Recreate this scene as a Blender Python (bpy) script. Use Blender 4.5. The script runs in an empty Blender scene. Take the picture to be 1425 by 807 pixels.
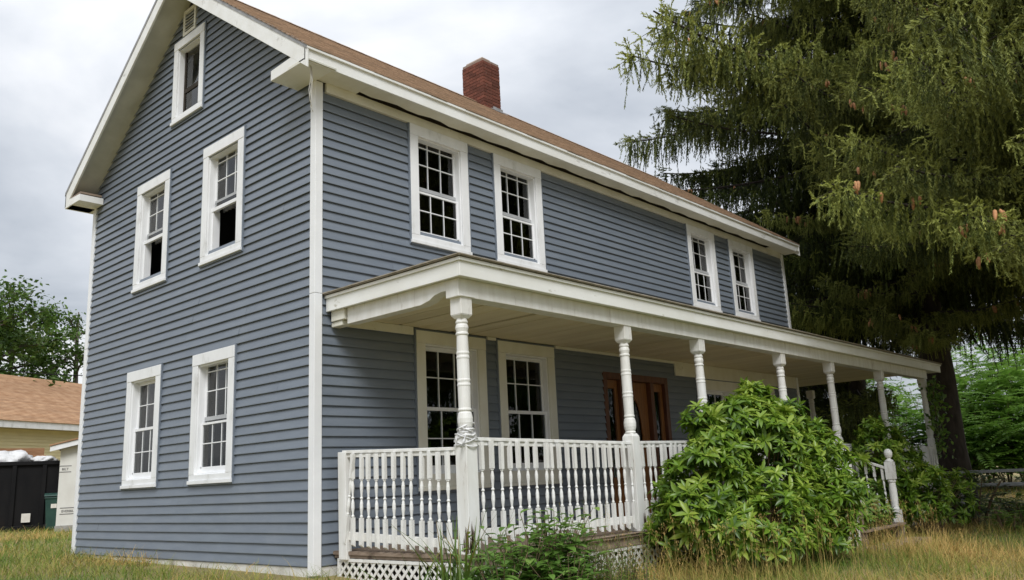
import bpy, math, random
import numpy as np
from mathutils import Vector, Matrix
random.seed(7); rng = np.random.default_rng(11)
sc = bpy.context.scene
COL = sc.collection
# ------------------------------------------------------------------ camera
CAM = np.array([-5.465, -7.855, 0.818])
RX = np.array([0.67145658, -0.73958204, -0.04652384])
UP = np.array([-0.13234925, -0.18145659, 0.97445225])
FW = np.array([0.72912944, 0.64814498, 0.21972335])
FPX = 1164.9
cam = bpy.data.cameras.new('camera'); camo = bpy.data.objects.new('camera', cam); COL.objects.link(camo)
cam.sensor_width = 36; cam.lens = 36 * FPX / 1425; cam.clip_start = 0.05; cam.clip_end = 1500
m4 = Matrix.Identity(4)
for i in range(3):
    m4[i][0] = RX[i]; m4[i][1] = UP[i]; m4[i][2] = -FW[i]; m4[i][3] = CAM[i]
camo.matrix_world = m4; sc.camera = camo
# ------------------------------------------------------------------ sky, sun, exposure
SUN_AZ, SUN_EL = math.radians(228), math.radians(47)     # direction to the sun: azimuth from +x, elevation
world = bpy.data.worlds.new('World'); sc.world = world; world.use_nodes = True
nt = world.node_tree; nt.nodes.clear()
N = nt.nodes.new; LK = nt.links.new
wo = N('ShaderNodeOutputWorld'); bg = N('ShaderNodeBackground'); bg.inputs['Strength'].default_value = 0.1
sky = N('ShaderNodeTexSky'); sky.sky_type = 'NISHITA'; sky.sun_disc = False
sky.sun_elevation = SUN_EL; sky.sun_rotation = math.radians(90) - SUN_AZ
tc = N('ShaderNodeTexCoord'); sep = N('ShaderNodeSeparateXYZ'); LK(tc.outputs['Generated'], sep.inputs[0])
ma = N('ShaderNodeMath'); ma.operation = 'MAXIMUM'; ma.inputs[1].default_value = 0.0; LK(sep.outputs[2], ma.inputs[0])
mb_ = N('ShaderNodeMath'); mb_.operation = 'ADD'; mb_.inputs[1].default_value = 0.22; LK(ma.outputs[0], mb_.inputs[0])
dv = N('ShaderNodeVectorMath'); dv.operation = 'DIVIDE'; LK(tc.outputs['Generated'], dv.inputs[0])
cmb = N('ShaderNodeCombineXYZ'); LK(mb_.outputs[0], cmb.inputs[0]); LK(mb_.outputs[0], cmb.inputs[1]); cmb.inputs[2].default_value = 1.0
LK(cmb.outputs[0], dv.inputs[1])
n1 = N('ShaderNodeTexNoise'); n1.inputs['Scale'].default_value = 1.25; n1.inputs['Detail'].default_value = 7; n1.inputs['Roughness'].default_value = 0.5
n1.inputs['Distortion'].default_value = 0.35
LK(dv.outputs[0], n1.inputs['Vector'])
cr = N('ShaderNodeValToRGB'); LK(n1.outputs['Fac'], cr.inputs[0])
e = cr.color_ramp.elements; e[0].position = 0.36; e[0].color = (2.35, 2.55, 2.85, 1); e[1].position = 0.68; e[1].color = (5.4, 5.4, 5.45, 1)
em = cr.color_ramp.elements.new(0.5); em.color = (3.45, 3.62, 3.88, 1)
zr = N('ShaderNodeMapRange'); LK(sep.outputs[2], zr.inputs[0]); zr.inputs[1].default_value = 0.0; zr.inputs[2].default_value = 1.0
zr.inputs[3].default_value = 0.90; zr.inputs[4].default_value = 1.9
sc_ = N('ShaderNodeVectorMath'); sc_.operation = 'SCALE'; LK(cr.outputs[0], sc_.inputs[0]); LK(zr.outputs[0], sc_.inputs['Scale'])
mx = N('ShaderNodeMixRGB'); mx.inputs[0].default_value = 0.93; LK(sky.outputs[0], mx.inputs[1]); LK(sc_.outputs[0], mx.inputs[2])
LK(mx.outputs[0], bg.inputs[0]); LK(bg.outputs[0], wo.inputs[0])
sun = bpy.data.lights.new('sun', 'SUN'); sun.energy = 1.5; sun.angle = math.radians(24); sun.color = (1, 0.99, 0.975)
suno = bpy.data.objects.new('sun', sun); COL.objects.link(suno)
sd = Vector((math.cos(SUN_AZ) * math.cos(SUN_EL), math.sin(SUN_AZ) * math.cos(SUN_EL), math.sin(SUN_EL)))
suno.rotation_euler = sd.to_track_quat('Z', 'Y').to_euler(); suno.location = (-10, -20, 30)
sc.view_settings.view_transform = 'Standard'; sc.view_settings.look = 'None'
sc.view_settings.exposure = 0.80; sc.view_settings.gamma = 1; sc.view_settings.use_curve_mapping = False
sc.cycles.max_bounces = 8; sc.cycles.transparent_max_bounces = 12

# ------------------------------------------------------------------ helpers
def ray(u, v):
    return FW + (u - 712.5) / FPX * RX - (v - 403.5) / FPX * UP
def px(u, v, dist):
    d = ray(u, v); return CAM + d * (dist / math.hypot(d[0], d[1]))
def proj(P):
    d = np.asarray(P, float) - CAM; z = d @ FW
    return 712.5 + FPX * (d @ RX) / z, 403.5 - FPX * (d @ UP) / z, z
def ground_z(x, y):
    x = np.asarray(x, float); y = np.asarray(y, float)
    g = -0.12 - 0.022 * np.clip(x, -8, 16)
    g = g + np.where(y < 0, 0.05 * np.clip(y, -4, 0) + 0.085 * np.clip(y + 4, -5, 0), 0.016 * np.clip(y, 0, 30))
    g = g + 0.03 * np.sin(x * 0.9 + 0.4) * np.sin(y * 0.7 + 1.1)
    return g
def gz(x, y): return float(ground_z(x, y))

class MB:
    def __init__(s): s.v = []; s.f = []
    def hexa(s, p):
        b = len(s.v); s.v += [tuple(q) for q in p]
        s.f += [(b, b+3, b+2, b+1), (b+4, b+5, b+6, b+7), (b, b+1, b+5, b+4), (b+1, b+2, b+6, b+5), (b+2, b+3, b+7, b+6), (b+3, b, b+4, b+7)]
    def box(s, x0, x1, y0, y1, z0, z1):
        s.hexa([(x0,y0,z0),(x1,y0,z0),(x1,y1,z0),(x0,y1,z0),(x0,y0,z1),(x1,y0,z1),(x1,y1,z1),(x0,y1,z1)])
    def fbox(s, F, u0, u1, v0, v1, n0, n1):
        s.hexa([F(u0,v0,n0),F(u1,v0,n0),F(u1,v0,n1),F(u0,v0,n1),F(u0,v1,n0),F(u1,v1,n0),F(u1,v1,n1),F(u0,v1,n1)])
    def bar(s, a, b, w, h, up=(0,0,1)):
        a = Vector(a); b = Vector(b); d = (b-a).normalized(); up = Vector(up)
        r = d.cross(up)
        if r.length < 1e-4: r = d.cross(Vector((1,0,0)))
        r.normalize(); t = r.cross(d); r *= w/2; t *= h/2
        s.hexa([a-r-t, a+r-t, a+r+t, a-r+t, b-r-t, b+r-t, b+r+t, b-r+t])
    def tube(s, pts, rad, n=6):
        pts = [Vector(p) for p in pts]; base = len(s.v)
        if not hasattr(rad, '__len__'): rad = [rad]*len(pts)
        ref = Vector((0.31, 0.87, 0.38))
        for i, p in enumerate(pts):
            d = (pts[min(i+1, len(pts)-1)] - pts[max(i-1, 0)]).normalized()
            a = d.cross(ref)
            if a.length < 1e-3: a = d.cross(Vector((1,0,0)))
            a.normalize(); b = d.cross(a)
            for k in range(n):
                t = 2*math.pi*k/n; s.v.append(tuple(p + (a*math.cos(t) + b*math.sin(t))*rad[i]))
        for i in range(len(pts)-1):
            for k in range(n):
                k2 = (k+1) % n; s.f.append((base+i*n+k, base+i*n+k2, base+(i+1)*n+k2, base+(i+1)*n+k))
        s.f.append(tuple(base+k for k in range(n))[::-1]); s.f.append(tuple(base+(len(pts)-1)*n+k for k in range(n)))
    def lathe(s, prof, n=14, c=(0,0,0)):
        base = len(s.v)
        for r, z in prof:
            for k in range(n):
                t = 2*math.pi*(k+.5)/n; s.v.append((c[0]+r*math.cos(t), c[1]+r*math.sin(t), c[2]+z))
        m = len(prof)
        for i in range(m-1):
            for k in range(n):
                k2 = (k+1) % n; s.f.append((base+i*n+k, base+i*n+k2, base+(i+1)*n+k2, base+(i+1)*n+k))
        s.f.append(tuple(base+k for k in range(n))[::-1]); s.f.append(tuple(base+(m-1)*n+k for k in range(n)))
    def poly(s, pts):
        b = len(s.v); s.v += [tuple(p) for p in pts]; s.f.append(tuple(range(b, b+len(pts))))
    def prism(s, pts, off):
        b = len(s.v); n = len(pts); off = Vector(off)
        s.v += [tuple(p) for p in pts] + [tuple(Vector(p)+off) for p in pts]
        s.f.append(tuple(range(b, b+n))[::-1]); s.f.append(tuple(range(b+n, b+2*n)))
        for k in range(n):
            k2 = (k+1) % n; s.f.append((b+k, b+k2, b+n+k2, b+n+k))
    def mesh(s, name, smooth=False):
        me = bpy.data.meshes.new(name); me.from_pydata(s.v, [], s.f); me.update()
        if smooth: me.shade_smooth()
        return me
    def build(s, name, mat, parent=None, smooth=False, bevel=0):
        o = bpy.data.objects.new(name, s.mesh(name, smooth)); o.data.materials.append(mat)
        COL.objects.link(o); o.parent = parent
        if bevel:
            b = o.modifiers.new('bevel', 'BEVEL'); b.width = bevel; b.segments = 2; b.limit_method = 'ANGLE'
        return o
def place(name, me, parent, loc=(0,0,0), rot=(0,0,0), scale=(1,1,1)):
    o = bpy.data.objects.new(name, me); COL.objects.link(o); o.parent = parent
    o.location = loc; o.rotation_euler = rot; o.scale = scale
    return o
def empty(name, loc=(0,0,0), parent=None):
    o = bpy.data.objects.new(name, None); COL.objects.link(o); o.location = loc; o.parent = parent; o.empty_display_size = .2
    return o
def tag(o, label, cat, group=None):
    o['label'] = label; o['category'] = cat
    if group: o['group'] = group
    return o
def fast_mesh(name, V, F, tint=None, smooth=False):
    V = np.asarray(V, np.float32).reshape(-1, 3); F = np.asarray(F, np.int32); m, k = F.shape
    me = bpy.data.meshes.new(name)
    me.vertices.add(len(V)); me.vertices.foreach_set('co', V.ravel())
    me.loops.add(m*k); me.loops.foreach_set('vertex_index', F.ravel())
    me.polygons.add(m); me.polygons.foreach_set('loop_start', np.arange(0, m*k, k, dtype=np.int32))
    if tint is not None:
        a = me.attributes.new('tint', 'FLOAT', 'POINT'); a.data.foreach_set('value', np.asarray(tint, np.float32).ravel())
    me.update(calc_edges=True)
    if smooth: me.shade_smooth()
    return me
def scatter(T, F, P, Rm, tint=None):
    """copies of template T,F at positions P with 3x3 matrices Rm (already scaled) -> V,F,tint arrays"""
    n, k = len(P), len(T)
    V = np.einsum('nij,kj->nki', Rm, T) + P[:, None, :]
    FF = (F[None] + (np.arange(n)*k)[:, None, None]).reshape(-1, F.shape[1])
    return V.reshape(-1, 3), FF, (None if tint is None else np.repeat(tint, k))
def frames(D, upv=None, roll=None):
    """3x3 matrices with x column along D"""
    D = D / np.linalg.norm(D, axis=1, keepdims=True)
    ref = np.tile(np.array([0, 0, 1.0]), (len(D), 1)) if upv is None else upv
    Yv = np.cross(ref, D); l = np.linalg.norm(Yv, axis=1, keepdims=True); Yv = np.where(l < 1e-3, np.array([[1.0, 0, 0]]), Yv/np.maximum(l, 1e-6))
    Zv = np.cross(D, Yv)
    if roll is not None:
        c, s_ = np.cos(roll)[:, None], np.sin(roll)[:, None]
        Yv, Zv = c*Yv + s_*Zv, -s_*Yv + c*Zv
    return np.stack([D, Yv, Zv], axis=2)

# ------------------------------------------------------------------ materials
def material(name, c1, c2=None, scale=6.0, rough=0.6, stretch=(1,1,1), bump=0.0, bscale=None, detail=5, lo=.35, hi=.65,
             c3=None, s3=1.5, f3=(.55,.7), tint=None, rand=0.0, transl=0.0, spec=0.4, st3=(1,1,1), grain=0.0):
    m = bpy.data.materials.new(name); m.use_nodes = True; t = m.node_tree; t.nodes.clear()
    A = t.nodes.new; L = t.links.new
    out = A('ShaderNodeOutputMaterial'); p = A('ShaderNodeBsdfPrincipled')
    p.inputs['Roughness'].default_value = rough; p.inputs['Specular IOR Level'].default_value = spec
    tcn = A('ShaderNodeTexCoord'); mp = A('ShaderNodeMapping'); mp.inputs['Scale'].default_value = stretch; L(tcn.outputs['Object'], mp.inputs[0])
    nz = A('ShaderNodeTexNoise'); nz.inputs['Scale'].default_value = scale; nz.inputs['Detail'].default_value = detail; L(mp.outputs[0], nz.inputs['Vector'])
    r = A('ShaderNodeValToRGB'); L(nz.outputs['Fac'], r.inputs[0]); r.color_ramp.elements[0].position = lo; r.color_ramp.elements[1].position = hi
    r.color_ramp.elements[0].color = (*c1, 1); r.color_ramp.elements[1].color = (*(c2 or c1), 1)
    col = r.outputs[0]
    if tint is not None:                       # per-leaf colour ramp
        at = A('ShaderNodeAttribute'); at.attribute_name = 'tint'
        r2 = A('ShaderNodeValToRGB'); L(at.outputs['Fac'], r2.inputs[0]); els = r2.color_ramp.elements
        els[0].position = 0; els[0].color = (*tint[0], 1); els[1].position = 1; els[1].color = (*tint[-1], 1)
        for i, cc in enumerate(tint[1:-1]): els.new((i+1)/(len(tint)-1)).color = (*cc, 1)
        col = r2.outputs[0]
    if c3 is not None:
        mp3 = A('ShaderNodeMapping'); mp3.inputs['Scale'].default_value = st3; L(tcn.outputs['Object'], mp3.inputs[0])
        n3 = A('ShaderNodeTexNoise'); n3.inputs['Scale'].default_value = s3; n3.inputs['Detail'].default_value = 8; n3.inputs['Roughness'].default_value = .65; L(mp3.outputs[0], n3.inputs['Vector'])
        mr = A('ShaderNodeMapRange'); L(n3.outputs['Fac'], mr.inputs[0]); mr.inputs[1].default_value = f3[0]; mr.inputs[2].default_value = f3[1]
        x = A('ShaderNodeMixRGB'); L(mr.outputs[0], x.inputs[0]); L(col, x.inputs[1]); x.inputs[2].default_value = (*c3, 1); col = x.outputs[0]
    if rand > 0:
        oi = A('ShaderNodeObjectInfo'); h = A('ShaderNodeHueSaturation'); mr = A('ShaderNodeMapRange'); L(oi.outputs['Random'], mr.inputs[0])
        mr.inputs[3].default_value = 1-rand; mr.inputs[4].default_value = 1+rand; L(mr.outputs[0], h.inputs['Value']); L(col, h.inputs['Color']); col = h.outputs[0]
    L(col, p.inputs['Base Color'])
    if bump > 0:
        nb = A('ShaderNodeTexNoise'); nb.inputs['Scale'].default_value = bscale or scale*4; nb.inputs['Detail'].default_value = 4; L(mp.outputs[0], nb.inputs['Vector'])
        b = A('ShaderNodeBump'); b.inputs['Strength'].default_value = bump; b.inputs['Distance'].default_value = 0.01; L(nb.outputs['Fac'], b.inputs['Height']); L(b.outputs[0], p.inputs['Normal'])
    sh = p.outputs[0]
    if transl > 0:
        tr = A('ShaderNodeBsdfTranslucent'); L(col, tr.inputs[0]); mxs = A('ShaderNodeMixShader'); mxs.inputs[0].default_value = transl
        L(sh, mxs.inputs[1]); L(tr.outputs[0], mxs.inputs[2]); sh = mxs.outputs[0]
    L(sh, out.inputs[0]); return m
def glass(name, refl=1.0):
    m = bpy.data.materials.new(name); m.use_nodes = True; t = m.node_tree; t.nodes.clear(); A = t.nodes.new; L = t.links.new
    out = A('ShaderNodeOutputMaterial'); fr = A('ShaderNodeFresnel'); fr.inputs[0].default_value = 1.5
    g = A('ShaderNodeBsdfGlossy'); g.inputs['Roughness'].default_value = 0.01; g.inputs['Color'].default_value = (1,1,1,1)
    tp = A('ShaderNodeBsdfTransparent'); tp.inputs[0].default_value = (.72,.75,.75,1)
    tcn = A('ShaderNodeTexCoord'); nb = A('ShaderNodeTexNoise'); nb.inputs['Scale'].default_value = 1.3; L(tcn.outputs['Object'], nb.inputs['Vector'])
    b = A('ShaderNodeBump'); b.inputs['Strength'].default_value = .06; b.inputs['Distance'].default_value = .02; L(nb.outputs['Fac'], b.inputs['Height']); L(b.outputs[0], g.inputs['Normal'])
    x = A('ShaderNodeMixShader'); L(fr.outputs[0], x.inputs[0]); L(tp.outputs[0], x.inputs[1]); L(g.outputs[0], x.inputs[2]); L(x.outputs[0], out.inputs[0]); return m

MT = {}
MT['siding'] = material('blue_grey_vinyl', (.152,.179,.218), (.172,.200,.238), 2.2, .45, (1,1,7), bump=.05, bscale=35, rand=.04, c3=(.198,.223,.255), s3=1.1, f3=(.55,.85), spec=.5)
MT['white'] = material('white_trim_paint', (.82,.83,.84), (.75,.76,.765), 5, .5, (1,1,.5), bump=.05, c3=(.50,.50,.47), s3=5, f3=(.57,.82), st3=(1,1,.5))
MT['vinyl'] = material('white_vinyl', (.82,.83,.84), (.77,.78,.79), 3, .35)
MT['cream'] = material('cream_old_paint', (.76,.75,.67), (.69,.67,.57), 4, .55, (1,1,.6), c3=(.30,.25,.17), s3=7, f3=(.66,.80), bump=.08)
MT['ceil'] = material('cream_ceiling_paint', (.80,.73,.52), (.72,.64,.43), 2.4, .6, (3,.35,1), c3=(.06,.045,.03), s3=1.6, f3=(.70,.712), st3=(5,.5,1), rand=.05)
MT['porchwhite'] = material('weathered_white_paint', (.80,.80,.78), (.70,.69,.65), 9, .6, (1,1,.25), bump=.2, c3=(.42,.38,.33), s3=10, f3=(.60,.74), st3=(1,1,.20))
MT['fascia'] = material('chipped_white_fascia_paint', (.82,.83,.82), (.74,.74,.71), 4, .55, (.5,1,1), bump=.1, c3=(.46,.45,.42), s3=4, f3=(.60,.72), st3=(.5,1,1.5))
MT['porchfascia'] = material('yellowed_white_fascia_paint', (.82,.83,.81), (.75,.75,.71), 4, .55, (.5,.5,1), bump=.1, c3=(.38,.36,.28), s3=6, f3=(.62,.72), st3=(.6,.6,1.5))
MT['soffit'] = material('grey_soffit_paint', (.58,.58,.52), (.48,.48,.42), 3, .6, bump=.05)
MT['shingle'] = material('tan_roof_shingle', (.24,.155,.095), (.36,.235,.15), 9, .9, (1,1,1), bump=.4, bscale=120, c3=(.13,.095,.07), s3=3.2, f3=(.52,.75), st3=(.35,1.6,1.6), rand=.12)
MT['greyroof'] = material('weathered_porch_shingle', (.26,.23,.18), (.36,.32,.26), 12, .9, bump=.4, bscale=90)
MT['dark'] = material('shade_dark_wood', (.03,.024,.018), (.05,.04,.03), 6, .9)  # near-black: the shade inside gaps and recesses is put into this colour
MT['rotwood'] = material('rotten_grey_brown_wood', (.06,.045,.032), (.19,.14,.10), 25, .95, (1,1,.2))
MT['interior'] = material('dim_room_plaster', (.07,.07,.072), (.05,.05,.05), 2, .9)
MT['brownwood'] = material('weathered_brown_board', (.21,.155,.115), (.30,.23,.175), 5, .75, (.5,1,6), bump=.15, c3=(.10,.07,.05), s3=4)
MT['doorwood'] = material('varnished_orange_oak', (.27,.115,.035), (.19,.075,.022), 5, .4, (7,1,.6), bump=.06)
MT['doordark'] = material('dark_mahogany_frame', (.085,.030,.016), (.13,.05,.024), 4, .4, (5,1,.5))
MT['stone'] = material('whitewashed_foundation', (.72,.71,.68), (.55,.54,.50), 3, .9, bump=.6, bscale=9, c3=(.3,.28,.25), s3=3)
MT['brick'] = material('red_chimney_brick', (.125,.040,.025), (.175,.060,.038), 14, .9, bump=.4, bscale=60, rand=.30, c3=(.06,.025,.02), s3=5, f3=(.5,.8))
MT['mortar'] = material('chimney_mortar', (.30,.22,.18), (.22,.16,.13), 20, .95, bump=.3)
MT['lead'] = material('grey_flashing', (.32,.32,.33), (.22,.22,.22), 8, .5)
MT['curtain'] = material('grey_sheer_curtain', (.42,.42,.45), (.30,.30,.33), 3, .9, (12,12,.3), transl=.35)
MT['whitecurtain'] = material('white_curtain_cloth', (.7,.69,.66), (.55,.54,.5), 3, .9, (9,9,.3), transl=.3)
MT['glass'] = glass('window_glass')
MT['screen'] = material('grey_sash_rail', (.42,.43,.44), (.36,.37,.38), 4, .5)  # shade on the upper sash's bottom rail put into its grey
MT['plastic'] = material('white_plastic_wrap', (.84,.84,.84), (.74,.74,.73), 8, .35, transl=.2)
MT['cord'] = material('dirty_white_cord', (.72,.71,.66), (.55,.53,.48), 8, .7)
MT['black'] = material('rusty_black_steel', spec=.15, c1=(.006,.006,.007), c2=(.011,.0105,.011), scale=3, rough=.6, stretch=(1,1,.4), c3=(.022,.015,.012), s3=2.2, f3=(.62,.8), bump=.1)
MT['bin'] = material('dark_green_bin_plastic', (.018,.055,.045), (.025,.07,.055), 4, .5)
MT['wrap'] = material('white_house_wrap', (.70,.70,.66), (.62,.61,.57), 2.5, .55, bump=.35, bscale=3)
MT['ink'] = material('faded_black_print', (.09,.085,.09), (.13,.12,.12), 20, .8)
MT['yellow'] = material('pale_yellow_siding', (.66,.58,.33), (.60,.52,.29), 2, .5, (1,1,4), rand=.03)
MT['tan'] = material('tan_house_shingle', (.34,.19,.10), (.44,.27,.155), 3, .9, (1,1,1), c3=(.25,.14,.08), s3=2, f3=(.5,.8), st3=(.5,.5,6), rand=.10)
MT['plank'] = material('scrap_lumber', (.40,.22,.11), (.30,.15,.07), 4, .8, (1,1,5), rand=.4)
MT['steel'] = material('galvanised_rail', (.42,.43,.45), (.34,.35,.36), 5, .45, c3=(.24,.22,.2), s3=4, f3=(.6,.8))
MT['paper'] = material('white_placard', (.75,.72,.66), (.65,.62,.56), 6, .7)
MT['ground'] = material('dry_lawn_soil', (.22,.17,.075), (.15,.17,.055), 1.1, .95, bump=.5, bscale=40, c3=(.32,.23,.105), s3=.6, f3=(.42,.62))
MT['bark'] = material('dark_spruce_bark', (.030,.024,.020), (.060,.048,.040), 9, .95, (1,1,.3), bump=.7, bscale=18)
MT['bark2'] = material('grey_brown_bark', (.09,.075,.06), (.14,.12,.10), 9, .95, (1,1,.3), bump=.6, bscale=18)
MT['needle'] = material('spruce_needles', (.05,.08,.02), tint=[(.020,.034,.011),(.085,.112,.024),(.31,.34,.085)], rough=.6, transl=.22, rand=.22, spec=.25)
MT['cone'] = material('brown_spruce_cone', (.50,.26,.12), (.38,.18,.08), 30, .7, rand=.2)
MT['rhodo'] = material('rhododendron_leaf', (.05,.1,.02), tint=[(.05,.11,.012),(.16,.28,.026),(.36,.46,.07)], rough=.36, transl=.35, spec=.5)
MT['rhodo2'] = material('dark_rhododendron_leaf', (.05,.1,.02), tint=[(.038,.085,.014),(.11,.21,.026),(.21,.33,.05)], rough=.4, transl=.25, spec=.5)
MT['twig'] = material('shrub_twig', (.12,.085,.05), (.17,.12,.07), 20, .9)
MT['leaf'] = material('deciduous_leaf', (.05,.1,.02), tint=[(.04,.085,.015),(.08,.155,.026),(.14,.22,.045)], rough=.5, transl=.3, spec=.3, rand=.12)
MT['sumac'] = material('light_green_leaf', (.05,.1,.02), tint=[(.09,.19,.025),(.15,.29,.04),(.23,.37,.07)], rough=.5, transl=.4, spec=.3, rand=.1)
MT['greyleaf'] = material('grey_green_leaf', (.05,.1,.02), tint=[(.07,.10,.06),(.11,.15,.09),(.17,.21,.13)], rough=.6, transl=.2, spec=.3)
MT['weed'] = material('weed_leaf', (.05,.1,.02), tint=[(.07,.155,.025),(.14,.26,.045),(.25,.38,.085)], rough=.45, transl=.3)
MT['feather'] = material('bright_weed_leaf', (.05,.1,.02), tint=[(.09,.17,.025),(.14,.24,.035),(.22,.32,.06)], rough=.5, transl=.35)
MT['iris'] = material('yellow_tipped_blade', (.05,.1,.02), tint=[(.07,.13,.025),(.12,.19,.035),(.30,.20,.05)], rough=.45, transl=.3)
MT['grass'] = material('mixed_dry_grass', (.05,.1,.02), tint=[(.10,.19,.03),(.22,.28,.05),(.42,.34,.11),(.64,.43,.16)], rough=.7, transl=.3, spec=.2)

# ------------------------------------------------------------------ ground
xs = np.concatenate([np.linspace(-400,-14,14), np.arange(-13,24,.5), np.linspace(25,400,16)])
ys = np.concatenate([np.linspace(-400,-14,14), np.arange(-13,30,.5), np.linspace(31,400,16)])
X, Y = np.meshgrid(xs, ys, indexing='ij'); Z = ground_z(X, Y)
ny = len(ys); idx = np.arange(len(xs)*ny).reshape(len(xs), ny)
Fg = np.stack([idx[:-1,:-1], idx[1:,:-1], idx[1:,1:], idx[:-1,1:]], -1).reshape(-1, 4)
go = bpy.data.objects.new('ground', fast_mesh('ground', np.stack([X, Y, Z], -1), Fg, smooth=True)); go.data.materials.append(MT['ground']); COL.objects.link(go); go['kind'] = 'structure'

# ================================================================== HOUSE
LEN, WID = 12.80, 6.34
RID_Y, RID_Z, SL = 3.17, 8.43, 0.735
EZ = 5.60                        # soffit level
house = empty('house'); tag(house, 'two-storey blue-grey clapboard farmhouse with white trim and long front porch', 'house')
def FRONT(u, v, n): return (u, -n, v)
def GABLE(u, v, n): return (-n, u, v)
OPEN_F = [(1.435,2.507,3.84,5.49),(3.047,4.119,3.84,5.49),(8.495,9.567,3.84,5.49),(10.175,11.247,3.84,5.49),
          (1.47,2.72,0.72,2.70),(2.97,4.19,0.72,2.70),(8.35,11.55,0.90,2.46)]
OPEN_G = [(3.63,4.69,3.835,5.535),(1.57,2.63,3.835,5.535),(3.64,4.70,.936,2.62),(1.66,2.72,.936,2.62),(2.74,3.66,6.22,7.57)]
DOOR = (5.42, 7.33, 0.14, 2.42)
def holed(F, u0, u1, v0, v1, holes, n):
    mb = MB(); us = sorted({u0, u1, *[h[0] for h in holes], *[h[1] for h in holes]}); vs = sorted({v0, v1, *[h[2] for h in holes], *[h[3] for h in holes]})
    for a, b in zip(us, us[1:]):
        for c, d in zip(vs, vs[1:]):
            if any(h[0] <= a+1e-6 and h[1] >= b-1e-6 and h[2] <= c+1e-6 and h[3] >= d-1e-6 for h in holes): continue
            mb.poly([F(a,c,n), F(b,c,n), F(b,d,n), F(a,d,n)])
    return mb
ins = lambda o, a=.10: (o[0]+a, o[1]-a, o[2]+a, o[3]-a)
HF = [ins(o) for o in OPEN_F] + [(DOOR[0], DOOR[1], DOOR[2], DOOR[3])]
HG = [ins(o) for o in OPEN_G]
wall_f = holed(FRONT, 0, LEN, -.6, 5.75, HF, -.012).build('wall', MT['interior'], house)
mbg = holed(GABLE, 0, WID, -.6, 5.6, [h for h in HG if h[3] < 5.6], -.012)
h = HG[-1]   # gable triangle with attic opening
def roofz(y): return RID_Z - .14 - SL*abs(y-RID_Y)
mbg.poly([GABLE(0,5.6,-.012), GABLE(h[0],5.6,-.012), GABLE(h[0],roofz(h[0]),-.012), GABLE(0,roofz(0),-.012)])
mbg.poly([GABLE(h[1],5.6,-.012), GABLE(WID,5.6,-.012), GABLE(WID,roofz(WID),-.012), GABLE(h[1],roofz(h[1]),-.012)])
mbg.poly([GABLE(h[0],5.6,-.012), GABLE(h[1],5.6,-.012), GABLE(h[1],h[2],-.012), GABLE(h[0],h[2],-.012)])
mbg.poly([GABLE(h[0],h[3],-.012), GABLE(h[1],h[3],-.012), GABLE(h[1],roofz(h[1]),-.012), GABLE(RID_Y,roofz(RID_Y),-.012), GABLE(h[0],roofz(h[0]),-.012)])
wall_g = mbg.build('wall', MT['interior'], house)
mb = MB(); mb.poly([(0,WID,-.6),(LEN,WID,-.6),(LEN,WID,5.75),(0,WID,5.75)])
mb.poly([(LEN,0,-.6),(LEN,WID,-.6),(LEN,WID,5.75),(LEN,RID_Y,RID_Z-.14),(LEN,0,5.75)])
mb.build('wall', MT['siding'], house)
mb = MB()
for z in (2.72, 5.58): mb.box(.03, LEN-.03, .03, WID-.03, z, z+.03)  # unseen mid-floor put in to keep the rooms behind the windows dark
for x in (4.6, 8.0): mb.box(x, x+.1, .03, WID-.03, -.1, 5.58)
mb.box(.03, LEN-.03, 3.2, 3.3, -.1, 2.72); mb.box(.03, LEN-.03, 3.2, 3.3, 2.75, 5.58)
mb.build('interior_partition', MT['interior'], house)
# siding courses ------------------------------------------------
EXP = 0.1143
def siding(F, wall, v_lo, v_hi, limits, holes):
    k = 0; z = v_lo
    while z < v_hi - .03:
        z1 = min(z + EXP, v_hi)
        (a0, b0), (a1, b1) = limits(z), limits(z1)
        segs = [(a0, b0)]
        for hh in holes:
            if hh[2] <= z + .004 and hh[3] >= z1 - .004:
                ns = []
                for s0, s1 in segs:
                    if hh[1] <= s0 or hh[0] >= s1: ns.append((s0, s1)); continue
                    if hh[0] > s0: ns.append((s0, hh[0]))
                    if hh[1] < s1: ns.append((hh[1], s1))
                segs = ns
        wob = random.uniform(-.0012, .0012); cutp = []
        for s0, s1 in segs:          # staggered butt joints
            p = s0; q_ = s0 + .6 + ((k*1.37 + s0) % 2.9)
            while q_ < s1 - .5: cutp.append((p, q_)); p = q_ - .0; q_ += 3.66
            cutp.append((p, s1))
        segs = cutp; k += 1
        for s0, s1 in segs:
            if s1 - s0 < .01: continue
            mb = MB(); n = max(1, int((s1-s0)/.55)); us = [s0+(s1-s0)*i/n for i in range(n+1)]
            for u in us:
                ut = u
                if u == a0: ut = a1
                if u == b0: ut = b1
                j = random.uniform(-.0018, .0018); dz = random.uniform(-.0012, .0012) + wob
                for uu, vv, nn in ((ut, z1+.024, .002), (u, z+.012+dz, .030+j), (u, z+.003+dz, .0305+j), (u, z+dz, .028+j), (u, z+.020, .009)):
                    mb.v.append(F(uu, vv, nn))
            for i in range(n):
                for q in range(4):
                    mb.f.append((i*5+q, (i+1)*5+q, (i+1)*5+q+1, i*5+q+1))
            lift = random.uniform(0, .0022)
            mb.v = [tuple(c+lift*d for c, d in zip(p_, F(0, 0, 1))) for p_ in mb.v]
            mb.build('siding_board', MT['siding'], wall)
        z = z1
cut = lambda o: (o[0]+.05, o[1]-.05, o[2]+.06, o[3]-.06)
siding(FRONT, wall_f, 0, 5.49, lambda z: (.012, LEN-.012), [cut(o) for o in OPEN_F] + [(DOOR[0], DOOR[1], 0, DOOR[3])])
def glim(z):
    hw = min(WID/2 - .012, (RID_Z - .20 - z)/SL); return RID_Y-hw, RID_Y+hw
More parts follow.
